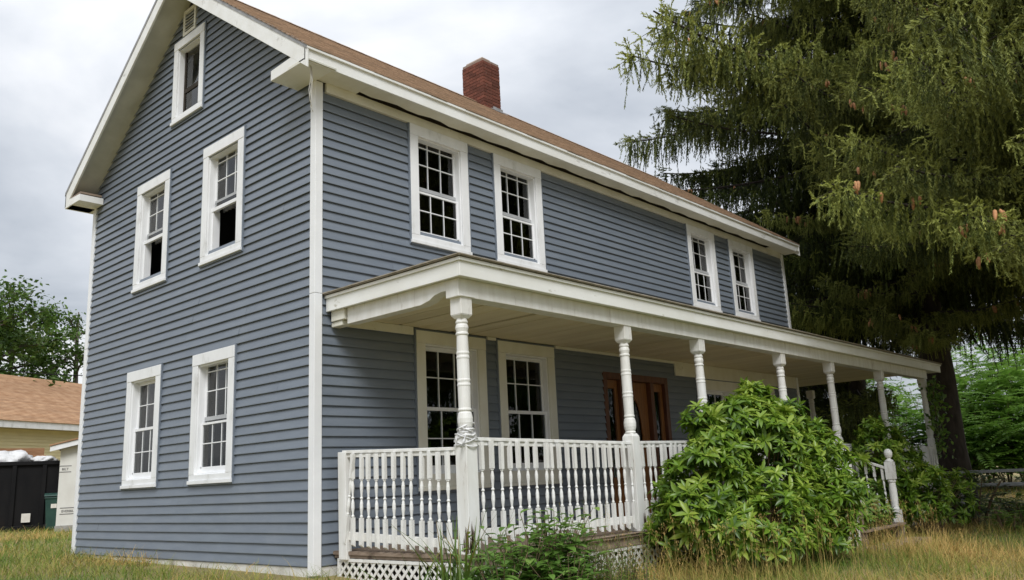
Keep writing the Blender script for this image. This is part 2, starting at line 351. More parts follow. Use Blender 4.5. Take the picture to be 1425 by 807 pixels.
siding(GABLE, wall_g, 0, 8.02, glim, [cut(o) for o in OPEN_G])
# foundation
mb = MB(); mb.box(-.014, LEN-.03, -.014, WID-.03, -.9, -.008); mb.build('foundation', MT['stone'], house)
# corner boards (two legs each)
def corner(x, y, sx, sy, z0, z1):
    mb = MB(); w, t = .060, .045
    mb.prism([(x-sx*t, y-sy*t, z0), (x+sx*w, y-sy*t, z0), (x+sx*w, y, z0), (x, y, z0), (x, y+sy*w, z0), (x-sx*t, y+sy*w, z0)], (0, 0, z1-z0))
    mb.build('corner_board', MT['vinyl'], house, bevel=.005)
corner(0, 0, 1, 1, -.09, 2.98); corner(0, 0, 1, 1, 2.984, EZ)
corner(0, WID, 1, -1, -.02, 3.2); corner(0, WID, 1, -1, 3.204, EZ); corner(LEN, 0, -1, 1, -.05, EZ)
# ------------------------------------------------ windows
unit_pane = MB(); unit_pane.box(-.5, .5, -.002, .002, -.5, .5); pane_me = unit_pane.mesh('pane'); pane_me.materials.append(MT['glass'])
def window(F, o, style, cols=3, casing_m='white', tw=.14, th=.15, tb=.12):
    u0, u1, v0, v1 = o
    c = MB()
    c.fbox(F, u0, u1, v1-th, v1, .002, .056); c.fbox(F, u0+.002, u0+tw, v0+tb, v1-th-.001, .002, .052); c.fbox(F, u1-tw, u1-.002, v0+tb, v1-th-.001, .002, .052)
    win = c.build('window', MT[casing_m], house, bevel=.004)
    s = MB(); s.fbox(F, u0-.01, u1+.01, v0, v0+.045, .002, .068); s.fbox(F, u0+.002, u1-.002, v0+.046, v0+tb, .002, .050); s.build('sill', MT[casing_m], win, bevel=.004)
    ch = MB()
    for a, b, d, e_ in ((u0-.022, u0-.001, v0-.018, v1+.02), (u1+.001, u1+.022, v0-.018, v1+.02), (u0-.001, u1+.001, v1+.001, v1+.02), (u0-.012, u1+.012, v0-.018, v0-.001)):
        ch.fbox(F, a, b, d, e_, .002, .044)
    ch.build('siding_channel', MT['siding'], win)
    a, b, d, t = u0+tw, u1-tw, v0+tb, v1-th; W_, H_ = b-a, t-d
    j = MB()
    for q in ((a-.02, a+.012, d, t), (b-.012, b+.02, d, t), (a+.012, b-.012, t-.02, t+.03), (a+.012, b-.012, d-.03, d+.018)): j.fbox(F, *q, -.14, .020)
    j.build('jamb', MT['vinyl'], win)
    a += .012; b -= .012; d += .018; t -= .02; W_, H_ = b-a, t-d
    Y_ = lambda f: t - f*H_
    panes = []
    def grid(mb, f0, f1, rows, n, st=.028, mw=.013):
        """sash between height fractions f0 (top) and f1, with given inner row bars"""
        y1, y0 = Y_(f0), Y_(f1)
        mb.fbox(F, a, a+st, y0, y1, n-.015, n+.015); mb.fbox(F, b-st, b, y0, y1, n-.015, n+.015)
        ed = [a+st + (b-a-2*st)*i/cols for i in range(cols+1)]
        for i in range(1, cols): mb.fbox(F, ed[i]-mw/2, ed[i]+mw/2, y0, y1, n-.007, n+.008)
        for r in rows: mb.fbox(F, a+st, b-st, Y_(r)-mw/2, Y_(r)+mw/2, n-.008, n+.009)
        lv = [f0] + list(rows) + [f1]
        for p, q in zip(lv, lv[1:]):
            for i in range(cols): panes.append((ed[i], ed[i+1], Y_(q), Y_(p), n))
    up = MB(); lo = MB()
    if style == 'hung':            # sashes slipped a little: extra narrow row above and below the meeting rail
        grid(up, 0, .50, (.05, .235), -.085); gr = MB(); gr.fbox(F, a+.002, b-.002, Y_(.515), Y_(.478), -.104, -.066)
        gr.build('meeting_rail', MT['screen'], win)
        grid(lo, .55, .955, (.73,), -.045); lo.fbox(F, a, b, Y_(.555), Y_(.535), -.065, -.028); lo.fbox(F, a, b, Y_(1), Y_(.945), -.062, -.030)
        panes.append((a+.03, b-.03, Y_(.535), Y_(.515), -.085))
    elif style == 'plain':         # ordinary six over six
        grid(up, .0, .50, (.245,), -.085); up.fbox(F, a, b, Y_(.03), Y_(0), -.10, -.068)
        grid(lo, .50, .955, (.735,), -.045); lo.fbox(F, a, b, Y_(.515), Y_(.487), -.065, -.028); lo.fbox(F, a, b, Y_(1), Y_(.945), -.062, -.030)
    elif style == 'open':          # lower sash pushed up, bottom half of the opening empty
        grid(up, .0, .47, (.05, .235), -.085); gr = MB(); gr.fbox(F, a+.002, b-.002, Y_(.47), Y_(.44), -.104, -.066); gr.build('meeting_rail', MT['screen'], win)
        lo.fbox(F, a, b, Y_(.56), Y_(.525), -.062, -.022)
        lo.fbox(F, a, a+.03, Y_(1), Y_(.56), -.13, -.03); lo.fbox(F, b-.03, b, Y_(1), Y_(.56), -.13, -.03)
        panes.append((a+.03, b-.03, Y_(.53), Y_(.47), -.06))
    elif style == 'attic':
        up.fbox(F, a, a+.05, Y_(1), Y_(0), -.10, -.06); up.fbox(F, b-.04, b, Y_(1), Y_(0), -.10, -.06)
        lo.fbox(F, a+.05, b-.04, Y_(.64), Y_(.58), -.10, -.06)
        panes.append((a+.05, b-.04, Y_(.58), Y_(0), -.075)); panes.append((a+.05, b-.04, Y_(1), Y_(.64), -.075))
    elif style == 'triple':
        for i in range(3):
            q0, q1 = a+W_*i/3+.02, a+W_*(i+1)/3-.02
            up.fbox(F, q0-.03, q0+.03, d, t, -.1, -.03); up.fbox(F, q1-.03, q1+.03, d, t, -.1, -.03)
            up.fbox(F, q0+.03, q1-.03, t-.05, t, -.1, -.04); lo.fbox(F, q0+.03, q1-.03, d, d+.06, -.1, -.04); lo.fbox(F, q0+.03, q1-.03, Y_(.51), Y_(.48), -.09, -.04)
            for k in (1, 2): up.fbox(F, q0+(q1-q0)*k/3-.008, q0+(q1-q0)*k/3+.008, Y_(.48), t-.05, -.075, -.055)
            for k in range(3):
                e0, e1 = q0+.03+(q1-q0-.06)*k/3, q0+.03+(q1-q0-.06)*(k+1)/3
                panes.append((e0, e1, Y_(.48), t-.05, -.065)); panes.append((e0, e1, d+.06, Y_(.51), -.065))
    um = MT['dark'] if style == 'attic' else MT['vinyl']
    if up.f: up.build('upper_sash', um, win)
    if lo.f: lo.build('lower_sash', um, win)
    for q0, q1, r0, r1, n in panes:
        if style == 'attic' and r0 > (d+t)/2: pass
        p = place('pane', pane_me, win, F((q0+q1)/2, (r0+r1)/2, n), (0, 0, 0 if F is FRONT else math.pi/2), (q1-q0, 1, r1-r0))
    return a, b, d, t
for i, o in enumerate(OPEN_F[:4]): window(FRONT, o, 'hung')
for o in OPEN_F[4:6]: window(FRONT, o, 'plain', casing_m='cream', tw=.15, th=.16, tb=.20)
window(FRONT, OPEN_F[6], 'triple', casing_m='cream', tw=.15, th=.18)
for o in OPEN_G[:2]: window(GABLE, o, 'open', cols=3)
window(GABLE, OPEN_G[2], 'plain'); window(GABLE, OPEN_G[3], 'hung')
window(GABLE, OPEN_G[4], 'attic', tw=.12, th=.13, tb=.11)
def curtain(F, u0, u1, v0, v1, n, m, label, grp=None, waves=9):
    nu, nv = 60, 6; V = []
    for i in range(nu+1):
        for j in range(nv+1):
            V.append(F(u0+(u1-u0)*i/nu, v0+(v1-v0)*j/nv, n + .018*math.sin(i/nu*waves*2*math.pi + .4*j) ))
    idx = np.arange((nu+1)*(nv+1)).reshape(nu+1, nv+1)
    Fq = np.stack([idx[:-1,:-1], idx[1:,:-1], idx[1:,1:], idx[:-1,1:]], -1).reshape(-1, 4)
    o = bpy.data.objects.new('curtain', fast_mesh('curtain', V, Fq, smooth=True)); o.data.materials.append(MT[m]); COL.objects.link(o)
    so = o.modifiers.new('thickness', 'SOLIDIFY'); so.thickness = .003
    tag(o, label, 'curtain', grp)
curtain(GABLE, 3.78, 4.55, 4.62, 5.40, -.20, 'curtain', 'grey sheer curtain in the gable upper window nearer the back corner')
curtain(GABLE, 1.72, 2.50, 4.62, 5.40, -.20, 'curtain', 'grey sheer curtain in the gable upper window nearer the porch corner')
curtain(GABLE, 1.80, 2.60, 1.05, 2.48, -.22, 'curtain', 'grey sheer curtain in the gable ground floor window nearer the porch corner')
curtain(GABLE, 4.18, 4.58, 1.05, 1.85, -.20, 'curtain', 'grey curtain behind half the gable ground floor window nearer the back corner', waves=5)
curtain(FRONT, 2.20, 2.38, 3.95, 4.70, -.20, 'whitecurtain', 'narrow pale curtain in the front upper window above the porch corner', waves=3)
curtain(FRONT, 9.20, 9.45, 3.95, 5.00, -.20, 'whitecurtain', 'narrow pale curtain in the front upper window above the door end of the pair', waves=4)
curtain(FRONT, 10.85, 11.12, 3.95, 5.30, -.20, 'whitecurtain', 'narrow pale curtain in the front upper window nearest the spruces', waves=4)
# louvred vent
mb = MB(); u0, u1, v0, v1 = 3.045, 3.425, 7.61, 8.03
for q in ((u0, u0+.05, v0, v1), (u1-.05, u1, v0, v1), (u0+.05, u1-.05, v1-.05, v1), (u0+.05, u1-.05, v0, v0+.05)): mb.fbox(GABLE, *q, .002, .045)
vent = mb.build('gable_vent', MT['cream'], house, bevel=.004)
bk = MB(); bk.fbox(GABLE, u0+.05, u1-.05, v0+.05, v1-.05, .003, .012); bk.build('backing', MT['dark'], vent)
for i in range(6):
    z = v0+.055+i*.052; s = MB(); s.prism([GABLE(u0+.05, z+.036, .014), GABLE(u0+.05, z+.042, .014), GABLE(u0+.05, z+.024, .043), GABLE(u0+.05, z+.018, .043)], (0, u1-u0-.1, 0)); s.build('louvre', MT['cream'], vent)
# ------------------------------------------------ roof
RX0, RX1 = -.42, 12.98
EF, EB = -.40, 6.62                 # eave edges in y
rt = lambda y: RID_Z - SL*abs(y-RID_Y)
mb = MB()
mb.prism([(RX0,EF,rt(EF)-.06), (RX0,RID_Y,rt(RID_Y)-.06), (RX0,RID_Y,rt(RID_Y)-.02), (RX0,EF,rt(EF)-.02)], (RX1-RX0, 0, 0))
mb.prism([(RX0,EB,rt(EB)-.06), (RX0,RID_Y,rt(RID_Y)-.06), (RX0,RID_Y,rt(RID_Y)-.0), (RX0,EB,rt(EB)-.0)], (RX1-RX0, 0, 0))
roof = mb.build('roof', MT['shingle'], house)
nrm = Vector((0, -SL, 1)).normalized()
for k in range(34):
    y0 = EF - .012 + k*.105; y1 = y0 + .135
    if y0 > RID_Y: break
    y1 = min(y1, RID_Y+.01)
    m_ = MB(); nseg = 42; b = 0
    x = RX0 - .015
    while x < RX1 + .01:
        w = random.uniform(.28, .36); x1 = min(x+w-.006, RX1+.015); dz = random.uniform(0, .004); dy = random.uniform(-.004, .004)
        za, zb = rt(y0)-.020, rt(y1)-.020
        m_.hexa([(x,y0+dy,za),(x1,y0+dy,za),(x1,y1,zb),(x,y1,zb),(x,y0+dy,za+.016+dz),(x1,y0+dy,za+.016+dz),(x1,y1,zb+.006),(x,y1,zb+.006)])
        x += w
    m_.build('shingle_course', MT['shingle'], roof)
mb = MB()
for i in range(45):
    x = RX0 + i*.3; mb.prism([(x, RID_Y-.13, rt(RID_Y-.13)+.006), (x, RID_Y, RID_Z+.012), (x, RID_Y+.13, rt(RID_Y+.13)+.006), (x, RID_Y, RID_Z-.006)], (min(.32, RX1-x+.01), 0, .004))
mb.build('ridge_cap', MT['shingle'], roof)
# eave: fascia, crown strip, soffit with rotten gap, frieze
mb = MB(); mb.box(RX0, RX1, EF+.02, EF+.045, EZ, rt(EF)-.062+.02); fas = mb.build('fascia', MT['fascia'], house, bevel=.004)
mb = MB(); mb.box(RX0-.004, RX1+.004, EF-.006, EF+.020, rt(EF)-.062, rt(EF)-.028); mb.build('crown_moulding', MT['fascia'], house, bevel=.004)
mb = MB(); mb.box(RX0, .55, EF+.045, -.032, EZ+.012, EZ+.03); mb.box(12.0, RX1, EF+.045, -.034, EZ+.012, EZ+.03)
xs_ = np.linspace(.552, 11.998, 60); ye = [-.125 + .02*math.sin(i*1.7) + random.uniform(-.012, .012) for i in range(60)]
for i in range(59):
    x0, x1 = xs_[i], xs_[i+1]; mb.hexa([(x0,EF+.045,EZ+.012),(x1,EF+.045,EZ+.012),(x1,ye[i+1],EZ+.012),(x0,ye[i],EZ+.012),(x0,EF+.045,EZ+.03),(x1,EF+.045,EZ+.03),(x1,ye[i+1],EZ+.03),(x0,ye[i],EZ+.03)])
mb.build('soffit', MT['cream'], house)
mb = MB(); mb.box(.11, LEN-.11, -.050, -.002, 5.492, 5.612); mb.build('frieze_board', MT['cream'], house, bevel=.004)
mb = MB(); mb.box(.02, LEN-.02, -.03, 0, 5.615, 5.98); mb.box(RX0+.03, RX1-.03, EF+.06, -.05, 5.80, 5.81); mb.build('eave_gap_lining', MT['dark'], house)  # dark lining seen through the soffit gap, its shade put into the colour
mb = MB(); mb.box(RX0+.02, RX1-.02, WID+.005, EB-.03, EZ, EZ+.02); mb.box(RX0, RX1, EB-.03, EB, EZ, rt(EB)-.03); mb.build('back_eave', MT['fascia'], house)
# rakes: board and soffit on the gable, plus the far gable
for xf, sgn in ((RX0, 1), (RX1, -1)):
    for y_e, side in ((EF, 1), (EB, -1)):
        m_ = MB(); a = .03*sgn
        hgt = .235
        yt = RID_Y
        lowcut = y_e
        m_.prism([(xf, lowcut, rt(lowcut)-hgt-.06), (xf, yt, rt(yt)-hgt-.06), (xf, yt, rt(yt)-.062), (xf, lowcut, rt(lowcut)-.062)], (a, 0, 0))
        m_.build('rake_board', MT['fascia'], house, bevel=.003)
        m_ = MB(); x_a, x_b = (xf+a, .0) if sgn > 0 else (LEN, xf+a)
        m_.prism([(x_a, lowcut, rt(lowcut)-.20), (x_a, yt, rt(yt)-.20), (x_a, yt, rt(yt)-.18), (x_a, lowcut, rt(lowcut)-.18)], (x_b-x_a, 0, 0))
        m_.build('rake_soffit', MT['soffit'], house)
        m_ = MB(); m_.prism([(xf-.006*sgn-.001, lowcut-.01*side, rt(lowcut)-.075), (xf-.006*sgn-.001, yt, rt(yt)-.075), (xf-.006*sgn-.001, yt, rt(yt)-.012), (xf-.006*sgn-.001, lowcut-.01*side, rt(lowcut)-.012)], (.006*sgn, 0, 0))
        m_.build('drip_edge', MT['lead'], house)
# eave returns
mb = MB(); mb.prism([(RX0+.001, EF+.046, EZ), (RX0+.001, .34, EZ), (RX0+.001, .34, EZ+.13), (RX0+.001, EF+.046, EZ+.16)], (abs(RX0)-.035, 0, 0)); mb.build('eave_return', MT['fascia'], house, bevel=.004)
mb = MB(); mb.prism([(RX0+.001, EB-.031, EZ), (RX0+.001, 6.02, EZ), (RX0+.001, 6.02, EZ+.11), (RX0+.001, EB-.031, EZ+.13)], (abs(RX0)-.035, 0, 0)); er = mb.build('eave_return', MT['fascia'], house, bevel=.004)
mb = MB(); mb.box(RX0+.02, -.06, 6.03, EB-.05, EZ+.131, EZ+.16); mb.build('bare_board', MT['brownwood'], er)
# chimney ------------------------------------------------------
CX0, CX1, CY0, CY1, CZ0, CZ1 = 6.02, 6.52, 2.86, 3.46, 7.9, 9.28
mb = MB(); mb.box(CX0+.012, CX1-.012, CY0+.012, CY1-.012, CZ0, CZ1-.005); chim = mb.build('chimney', MT['mortar'], house)
bm_ = {}
def brick(x, y, z, lx, ly):
    key = (round(lx, 3), round(ly, 3))
    if key not in bm_:
        q = MB(); q.box(-lx/2, lx/2, -ly/2, ly/2, 0, .060); bm_[key] = q.mesh('brick'); bm_[key].materials.append(MT['brick'])
    place('brick', bm_[key], chim, (x, y, z), (0, 0, random.uniform(-.015, .015)))
z = CZ0; k = 0
while z < CZ1 - .07:
    jit = lambda: random.uniform(-.003, .003)
    if k % 2 == 0:
        for i in range(2): brick(CX0+.125+.25*i, CY0+.05+jit(), z, .24, .098); brick(CX0+.125+.25*i, CY1-.05+jit(), z, .24, .098)
        for i in range(2): brick(CX0+.05+jit(), CY0+.105+.0975+.195*i, z, .098, .185); brick(CX1-.05+jit(), CY0+.105+.0975+.195*i, z, .098, .185)
    else:
        for i in range(3): brick(CX0+.05+jit(), CY0+.1+.2*i, z, .098, .19); brick(CX1-.05+jit(), CY0+.1+.2*i, z, .098, .19)
        for i in range(2): brick(CX0+.105+.0725+.145*i, CY0+.05+jit(), z, .135, .098); brick(CX0+.105+.0725+.145*i, CY1-.05+jit(), z, .135, .098)
    z += .070; k += 1
mb = MB(); mb.box(CX0+.06, CX1-.2, CY0+.07, CY1-.06, CZ1-.004, CZ1+.06); mb.build('cap_stone', material('pale_cap', (.5,.42,.36), (.42,.33,.28), 9, .9), chim, bevel=.01)
mb = MB(); mb.prism([(CX0+.2, CY0-.12, rt(CY0-.12)+.004), (CX1+.06, CY0-.12, rt(CY0-.12)+.004), (CX1+.06, CY0+.15, rt(CY0+.15)+.004), (CX0+.2, CY0+.15, rt(CY0+.15)+.004)], (0, 0, .02))
mb.box(CX0+.25, CX1+.03, CY0-.02, CY0-.004, rt(CY0)-.05, rt(CY0)+.06); mb.build('flashing', MT['lead'], chim)
# ------------------------------------------------ porch
PX0, PX1, PYF = .12, 15.85, -2.22           # fascia lines
DECK = .14
mb = MB(); mb.box(.22, 15.15, -2.16, -.03, DECK-.03, DECK)
for i in range(118): mb.box(.225+i*.126, .225+i*.126+.122, -2.175, -.035, DECK+.001, DECK+.006)
mb.box(LEN+.03, 15.15, -.029, 5.0, DECK-.03, DECK+.004)
floor = mb.build('porch_floor', MT['brownwood'], house)
mb = MB(); mb.box(.24, 15.1, -2.13, -2.09, .005, DECK-.031); mb.box(.24, .28, -2.089, -.03, .075, DECK-.031); mb.build('skirt_board', MT['brownwood'], house, bevel=.004)
mb = MB(); mb.box(.9, 15, -1.8, -1.75, -.7, DECK-.05); mb.box(.8, .85, -1.75, -.1, -.7, DECK-.05); mb.build('underfloor_backing', MT['dark'], house)  # dark sheet behind the lattice, under-deck shade put into its colour
# lattice
def lattice(F, u0, u1, v0, v1, nfront):
    fr = MB(); fr.fbox(F, u0, u1, v1-.03, v1, nfront-.006, nfront+.02); fr.fbox(F, u0, u0+.035, v0, v1-.031, nfront-.006, nfront+.02); fr.fbox(F, u1-.035, u1, v0, v1-.031, nfront-.006, nfront+.02)
    par = fr.build('lattice_panel', MT['porchwhite'], house); w = .030; st = .112
    for sgn, nn in ((1, nfront), (-1, nfront+.0065)):
        c = u0 - (v1-v0)
        while c < u1 + (v1-v0):
            # line u = c + sgn*(v - v0) ; clip
            pts = []
            if sgn > 0: va = max(v0, v0+u0-c); vb = min(v1, v0+u1-c); ua, ub = c+(va-v0), c+(vb-v0)
            else: va = max(v0, v0+c-u1); vb = min(v1, v0+c-u0); ua, ub = c-(va-v0), c-(vb-v0)
            if vb - va > .05:
                s = MB(); d = w*1.414
                s.hexa([F(ua-d/2,va,nn),F(ua+d/2,va,nn),F(ub+d/2,vb,nn),F(ub-d/2,vb,nn),F(ua-d/2,va,nn+.006),F(ua+d/2,va,nn+.006),F(ub+d/2,vb,nn+.006),F(ub-d/2,vb,nn+.006)])
                s.build('lattice_slat', MT['porchwhite'], par)
            c += st
def SIDE(u, v, n): return (.25-n, u, v)
lattice(SIDE, -2.08, -.10, -.50, .070, .004)
def PFR(u, v, n): return (u, -2.10-n, v)
lattice(PFR, .30, 7.4, -.62, .0, .004); lattice(PFR, 9.75, 14.9, -.75, .0, .004)
# beam, fascia, roof edge
BT = 2.785
mb = MB()
mb.box(.20, 15.12, -2.11, -1.93, 2.60, BT); beam = mb.build('porch_beam', MT['porchwhite'], house, bevel=.006)
mb = MB(); pts = [(.202, -.32, 2.60), (.202, -1.55, 2.60), (.202, -1.68, 2.625), (.202, -1.76, 2.665), (.202, -1.86, 2.682), (.202, -1.929, 2.682), (.202, -1.929, BT), (.202, -.32, BT)]
mb.prism(pts, (.13, 0, 0)); mb.build('porch_end_beam', MT['porchwhite'], house, bevel=.004)
mb = MB(); mb.box(.17, .33, -.30, -.06, 2.66, BT); mb.box(.19, .31, -.24, -.04, 2.60, 2.655); mb.build('beam_end_block', MT['cream'], house, bevel=.006)
mb = MB(); mb.box(PX0, PX1, PYF, PYF+.03, 2.775, 2.925); mb.box(PX0, PX0+.03, PYF+.031, -.032, 2.775, 2.925); mb.build('porch_fascia', MT['porchfascia'], house, bevel=.004)
mb = MB(); mb.box(PX0+.031, PX1, PYF+.031, -1.935, 2.787, 2.80); mb.box(PX0+.031, .335, -1.93, -.04, 2.787, 2.80); mb.build('porch_soffit', MT['porchfascia'], house)
mb = MB(); mb.box(PX0-.022, PX1+.02, PYF-.022, PYF+.04, 2.926, 2.962); mb.box(PX0-.022, PX0+.04, PYF+.041, -.03, 2.926, 2.962); mb.build('porch_crown', MT['porchfascia'], house, bevel=.005)
mb = MB(); e_ = .045; h2 = 3.30
A_, B_, C_, D_ = (PX0-e_, PYF-e_, 2.966), (PX1+e_, PYF-e_, 2.966), (LEN+.01, -.0, h2), (1.9, -.0, h2)
for p in ((A_, B_, C_, D_), (A_, D_, (PX0-e_, -.0, 2.966))):
    mb.prism(p, (0, 0, .010))
mb.prism(((PX1+e_, PYF-e_, 2.966), (PX1+e_, 5.2, 2.966), (LEN+.01, 5.2, h2), (LEN+.01, 0, h2)), (0, 0, .022))
proof = mb.build('porch_roof', MT['greyroof'], house)
for k in range(9):                     # shingle courses along the eave edge
    y = PYF - e_ - .01 + k*.13; f = (y-(PYF-e_))/(-PYF+e_); z = 2.977 + f*(h2-2.966)
    q = MB(); x = PX0 - e_ + max(f, 0)*1.8
    while x < PX1:
        w = random.uniform(.28, .36); q.box(x, x+w-.006, y, y+.16, z, z+.009+random.uniform(0, .004)); x += w
    q.build('shingle_course', MT['greyroof'], proof)
q = MB(); y = PYF - e_
while y < -.05: w = random.uniform(.25, .34); q.box(PX0-e_-.012, PX0-e_+.15, y, min(y+w-.006, -.03), 2.977, 2.987+random.uniform(0, .004)); y += w
q.build('shingle_course', MT['greyroof'], proof)
# ceiling boards run from the wall to the beam, some with open joints
x = .33; k = 0
while x < 15.1:
    w = .30; gap = {1: .020, 2: .045, 5: .060, 6: .03, 9: .03, 12: .018, 16: .034, 17: .02, 18: .03, 19: .016}.get(k, .002)
    yend = -.03 if x < LEN-.3 else 5.0
    q = MB(); z0 = 2.735 + random.uniform(-.003, .003)
    q.box(x, min(x+w-gap, 15.1), -1.932, yend if yend < 0 else -.03, z0, z0+.015)
    if yend > 0: q.box(x, min(x+w-gap, 15.1), -.028, yend, z0, z0+.015)
    q.build('ceiling_board', MT['ceil'], proof); x += w; k += 1
mb = MB(); mb.box(.34, 15.1, -1.93, -.03, 2.79, 2.80); mb.build('ceiling_backing', MT['dark'], proof)  # dark sheet over the open joints, their shade put into its colour
for x0, x1, z0 in ((.30, 1.42, 2.63), (2.76, 2.93, 2.69), (4.23, 7.6, 2.69), (7.602, LEN-.1, 2.48)):
    mb = MB(); mb.box(x0, x1, -.055, -.024, z0, 2.733); mb.build('wall_frieze', MT['cream'], house, bevel=.003)
# posts
POST_X = [.33, 3.14, 4.96, 7.57, 9.61, 12.2, 15.0]
PY = -2.02
def post_mesh(zt, wb):
    m_ = MB(); w = .078
    m_.box(-w, w, -w, w, 2.43, 2.605)
    # chamfered lower end of the cap block
    m_.hexa([(-.052,-.052,2.395),(.052,-.052,2.395),(.052,.052,2.395),(-.052,.052,2.395),(-w,-w,2.429),(w,-w,2.429),(w,w,2.429),(-w,w,2.429)])
    pr = [(.05,1.285),(.062,1.288),(.066,1.30),(.058,1.315),(.066,1.33),(.075,1.37),(.076,1.41),(.067,1.46),(.056,1.475),(.066,1.487),(.066,1.50),(.060,1.51),
          (.0615,1.62),(.0625,1.72),(.066,1.728),(.066,1.742),(.062,1.75),(.062,1.765),(.066,1.772),(.066,1.786),(.062,1.795),(.062,1.99),(.066,1.998),(.066,2.012),(.0615,2.02),(.0615,2.035),(.065,2.042),(.065,2.056),(.060,2.065),
          (.058,2.16),(.056,2.225),(.064,2.232),(.066,2.246),(.056,2.258),(.060,2.275),(.066,2.30),(.062,2.325),(.054,2.34),(.062,2.352),(.062,2.366),(.054,2.376),(.052,2.397)]
    m_.lathe(pr, 20)
    b = wb
    m_.box(-b, b, -b, b, DECK+.007, 1.245)
    m_.hexa([(-b,-b,1.2455),(b,-b,1.2455),(b,b,1.2455),(-b,b,1.2455),(-b*.72,-b*.72,1.287),(b*.72,-b*.72,1.287),(b*.72,b*.72,1.287),(-b*.72,b*.72,1.287)])
    me = m_.mesh('porch_post'); me.materials.append(MT['porchwhite']); return me
pm1, pm2 = post_mesh(2.6, .076), post_mesh(2.6, .066)
posts = []
for i, x in enumerate(POST_X):
    p = place('porch_post', pm1 if i in (0, 1) else pm2, house, (x, PY, 0), (0, random.uniform(-.004, .004), 0)); posts.append(p)
    bv = p.modifiers.new('bevel', 'BEVEL'); bv.width = .004; bv.segments = 1; bv.limit_method = 'ANGLE'; bv.angle_limit = math.radians(60)
mb = MB(); mb.box(-.098, .098, -.098, .098, 2.6055, 2.615); mb.build('cap_plate', MT['porchwhite'], posts[0]); 
def rot(post, n, hw, lo, hi, side):
    mb = MB()
    for i in range(n):
        x = random.uniform(lo, hi); hgt = random.uniform(.04, .34)*random.random()**.5; w = random.uniform(.004, .011); z0 = DECK+.012+random.random()*.05
        pts = [(x-w, z0), (x+w, z0), (x+w*.8+random.uniform(-.004,.004), z0+hgt*.5), (x+random.uniform(-.006, .006), z0+hgt), (x-w*.7, z0+hgt*.4)]
        if side: mb.prism([(-hw-.002, p, z) for p, z in pts], (.003, 0, 0))
        else: mb.prism([(p, -hw-.002, z) for p, z in pts], (0, .003, 0))
    mb.build('rotten_patch', MT['rotwood'], post)
rot(posts[0], 30, .076, -.07, -.005, False); rot(posts[0], 20, .076, -.07, .02, True); rot(posts[1], 12, .076, .02, .07, False)
post_b = place('porch_post', pm2, house, (15.0, .6, 0)); post_c = place('porch_post', pm2, house, (15.0, 3.2, 0))
# railings
bal = MB(); q = .019
bal.box(-q, q, -q, q, .235, .50); bal.box(-q, q, -q, q, .90, 1.165)
bal.hexa([(-q,-q,.20),(q,-q,.20),(q,q,.225),(-q,q,.225),(-q,-q,.2345),(q,-q,.2345),(q,q,.2345),(-q,q,.2345)])
bal.lathe([(.010,.50),(.017,.508),(.017,.518),(.010,.53),(.0135,.56),(.019,.60),(.018,.645),(.011,.685),(.0105,.69),(.017,.698),(.017,.708),(.0105,.716),(.0125,.75),(.018,.80),(.0185,.83),(.012,.87),(.010,.878),(.017,.886),(.017,.894),(.010,.90)], 10)
bal_me = bal.mesh('baluster'); bal_me.materials.append(MT['porchwhite'])
def railing(p0, p1, n, out, zt0=1.2, zt1=1.2, lean=0, skip=()):
    """straight rail from p0 to p1 with n balusters on its outer face (unit vector out)"""
    a, b = Vector((*p0, 0)), Vector((*p1, 0)); o = Vector((*out, 0)); ln = (b-a).length
    r = MB()
    za, zb = Vector((0, 0, zt0)), Vector((0, 0, zt1))
    r.bar(a+za+Vector((0,0,-.015)), b+zb+Vector((0,0,-.015)), .075, .034); r.bar(a+za+o*.004+Vector((0,0,-.055)), b+zb+o*.004+Vector((0,0,-.055)), .034, .042)
    r.bar(a+o*.004+Vector((0,0,.30+zt0-1.2)), b+o*.004+Vector((0,0,.30+zt1-1.2)), .034, .085)
    rl = r.build('railing', MT['porchwhite'], house, bevel=.005)
    for i in range(n):
        if i in skip: continue
        f = (i+.5)/n; p = a.lerp(b, f) + o*.042; dz = (zt0*(1-f)+zt1*f) - 1.2
        place('baluster', bal_me, rl, (p.x, p.y, dz+random.uniform(-.006, .006)), (random.uniform(-.02, .02), random.uniform(-.022, .022), random.uniform(-.2, .2)+(0 if abs(o.y) > .5 else math.pi/2)))
    return rl
railing((.408, PY-.02), (3.062, PY-.02), 20, (0, -1), 1.225, 1.185); railing((3.218, PY-.02), (4.892, PY-.02), 13, (0, -1), 1.19, 1.20)
railing((5.05, PY-.02), (7.48, PY-.02), 19, (0, -1)); railing((9.70, PY-.02), (12.1, PY-.02), 19, (0, -1), 1.15, 1.13); railing((12.3, PY-.02), (14.91, PY-.02), 20, (0, -1), 1.13, 1.08)
rail_l = railing((.25, -.20), (.25, -1.945), 13, (-1, 0), 1.205, 1.14, skip=(0,))
place('baluster', bal_me, rail_l, (.205, -.235, .035), (math.radians(9), 0, 0)).scale = (1, 1, .98)
mb = MB(); mb.hexa([(.20,-.30,.06),(.27,-.30,.06),(.27,-.16,.06),(.20,-.16,.06),(.20,-.27,1.19),(.27,-.27,1.19),(.27,-.14,1.19),(.20,-.14,1.19)]); mb.build('end_board', MT['porchwhite'], rail_l, bevel=.005)
railing((15.0, -1.93), (15.0, .5), 18, (1, 0), 1.08, 1.08)
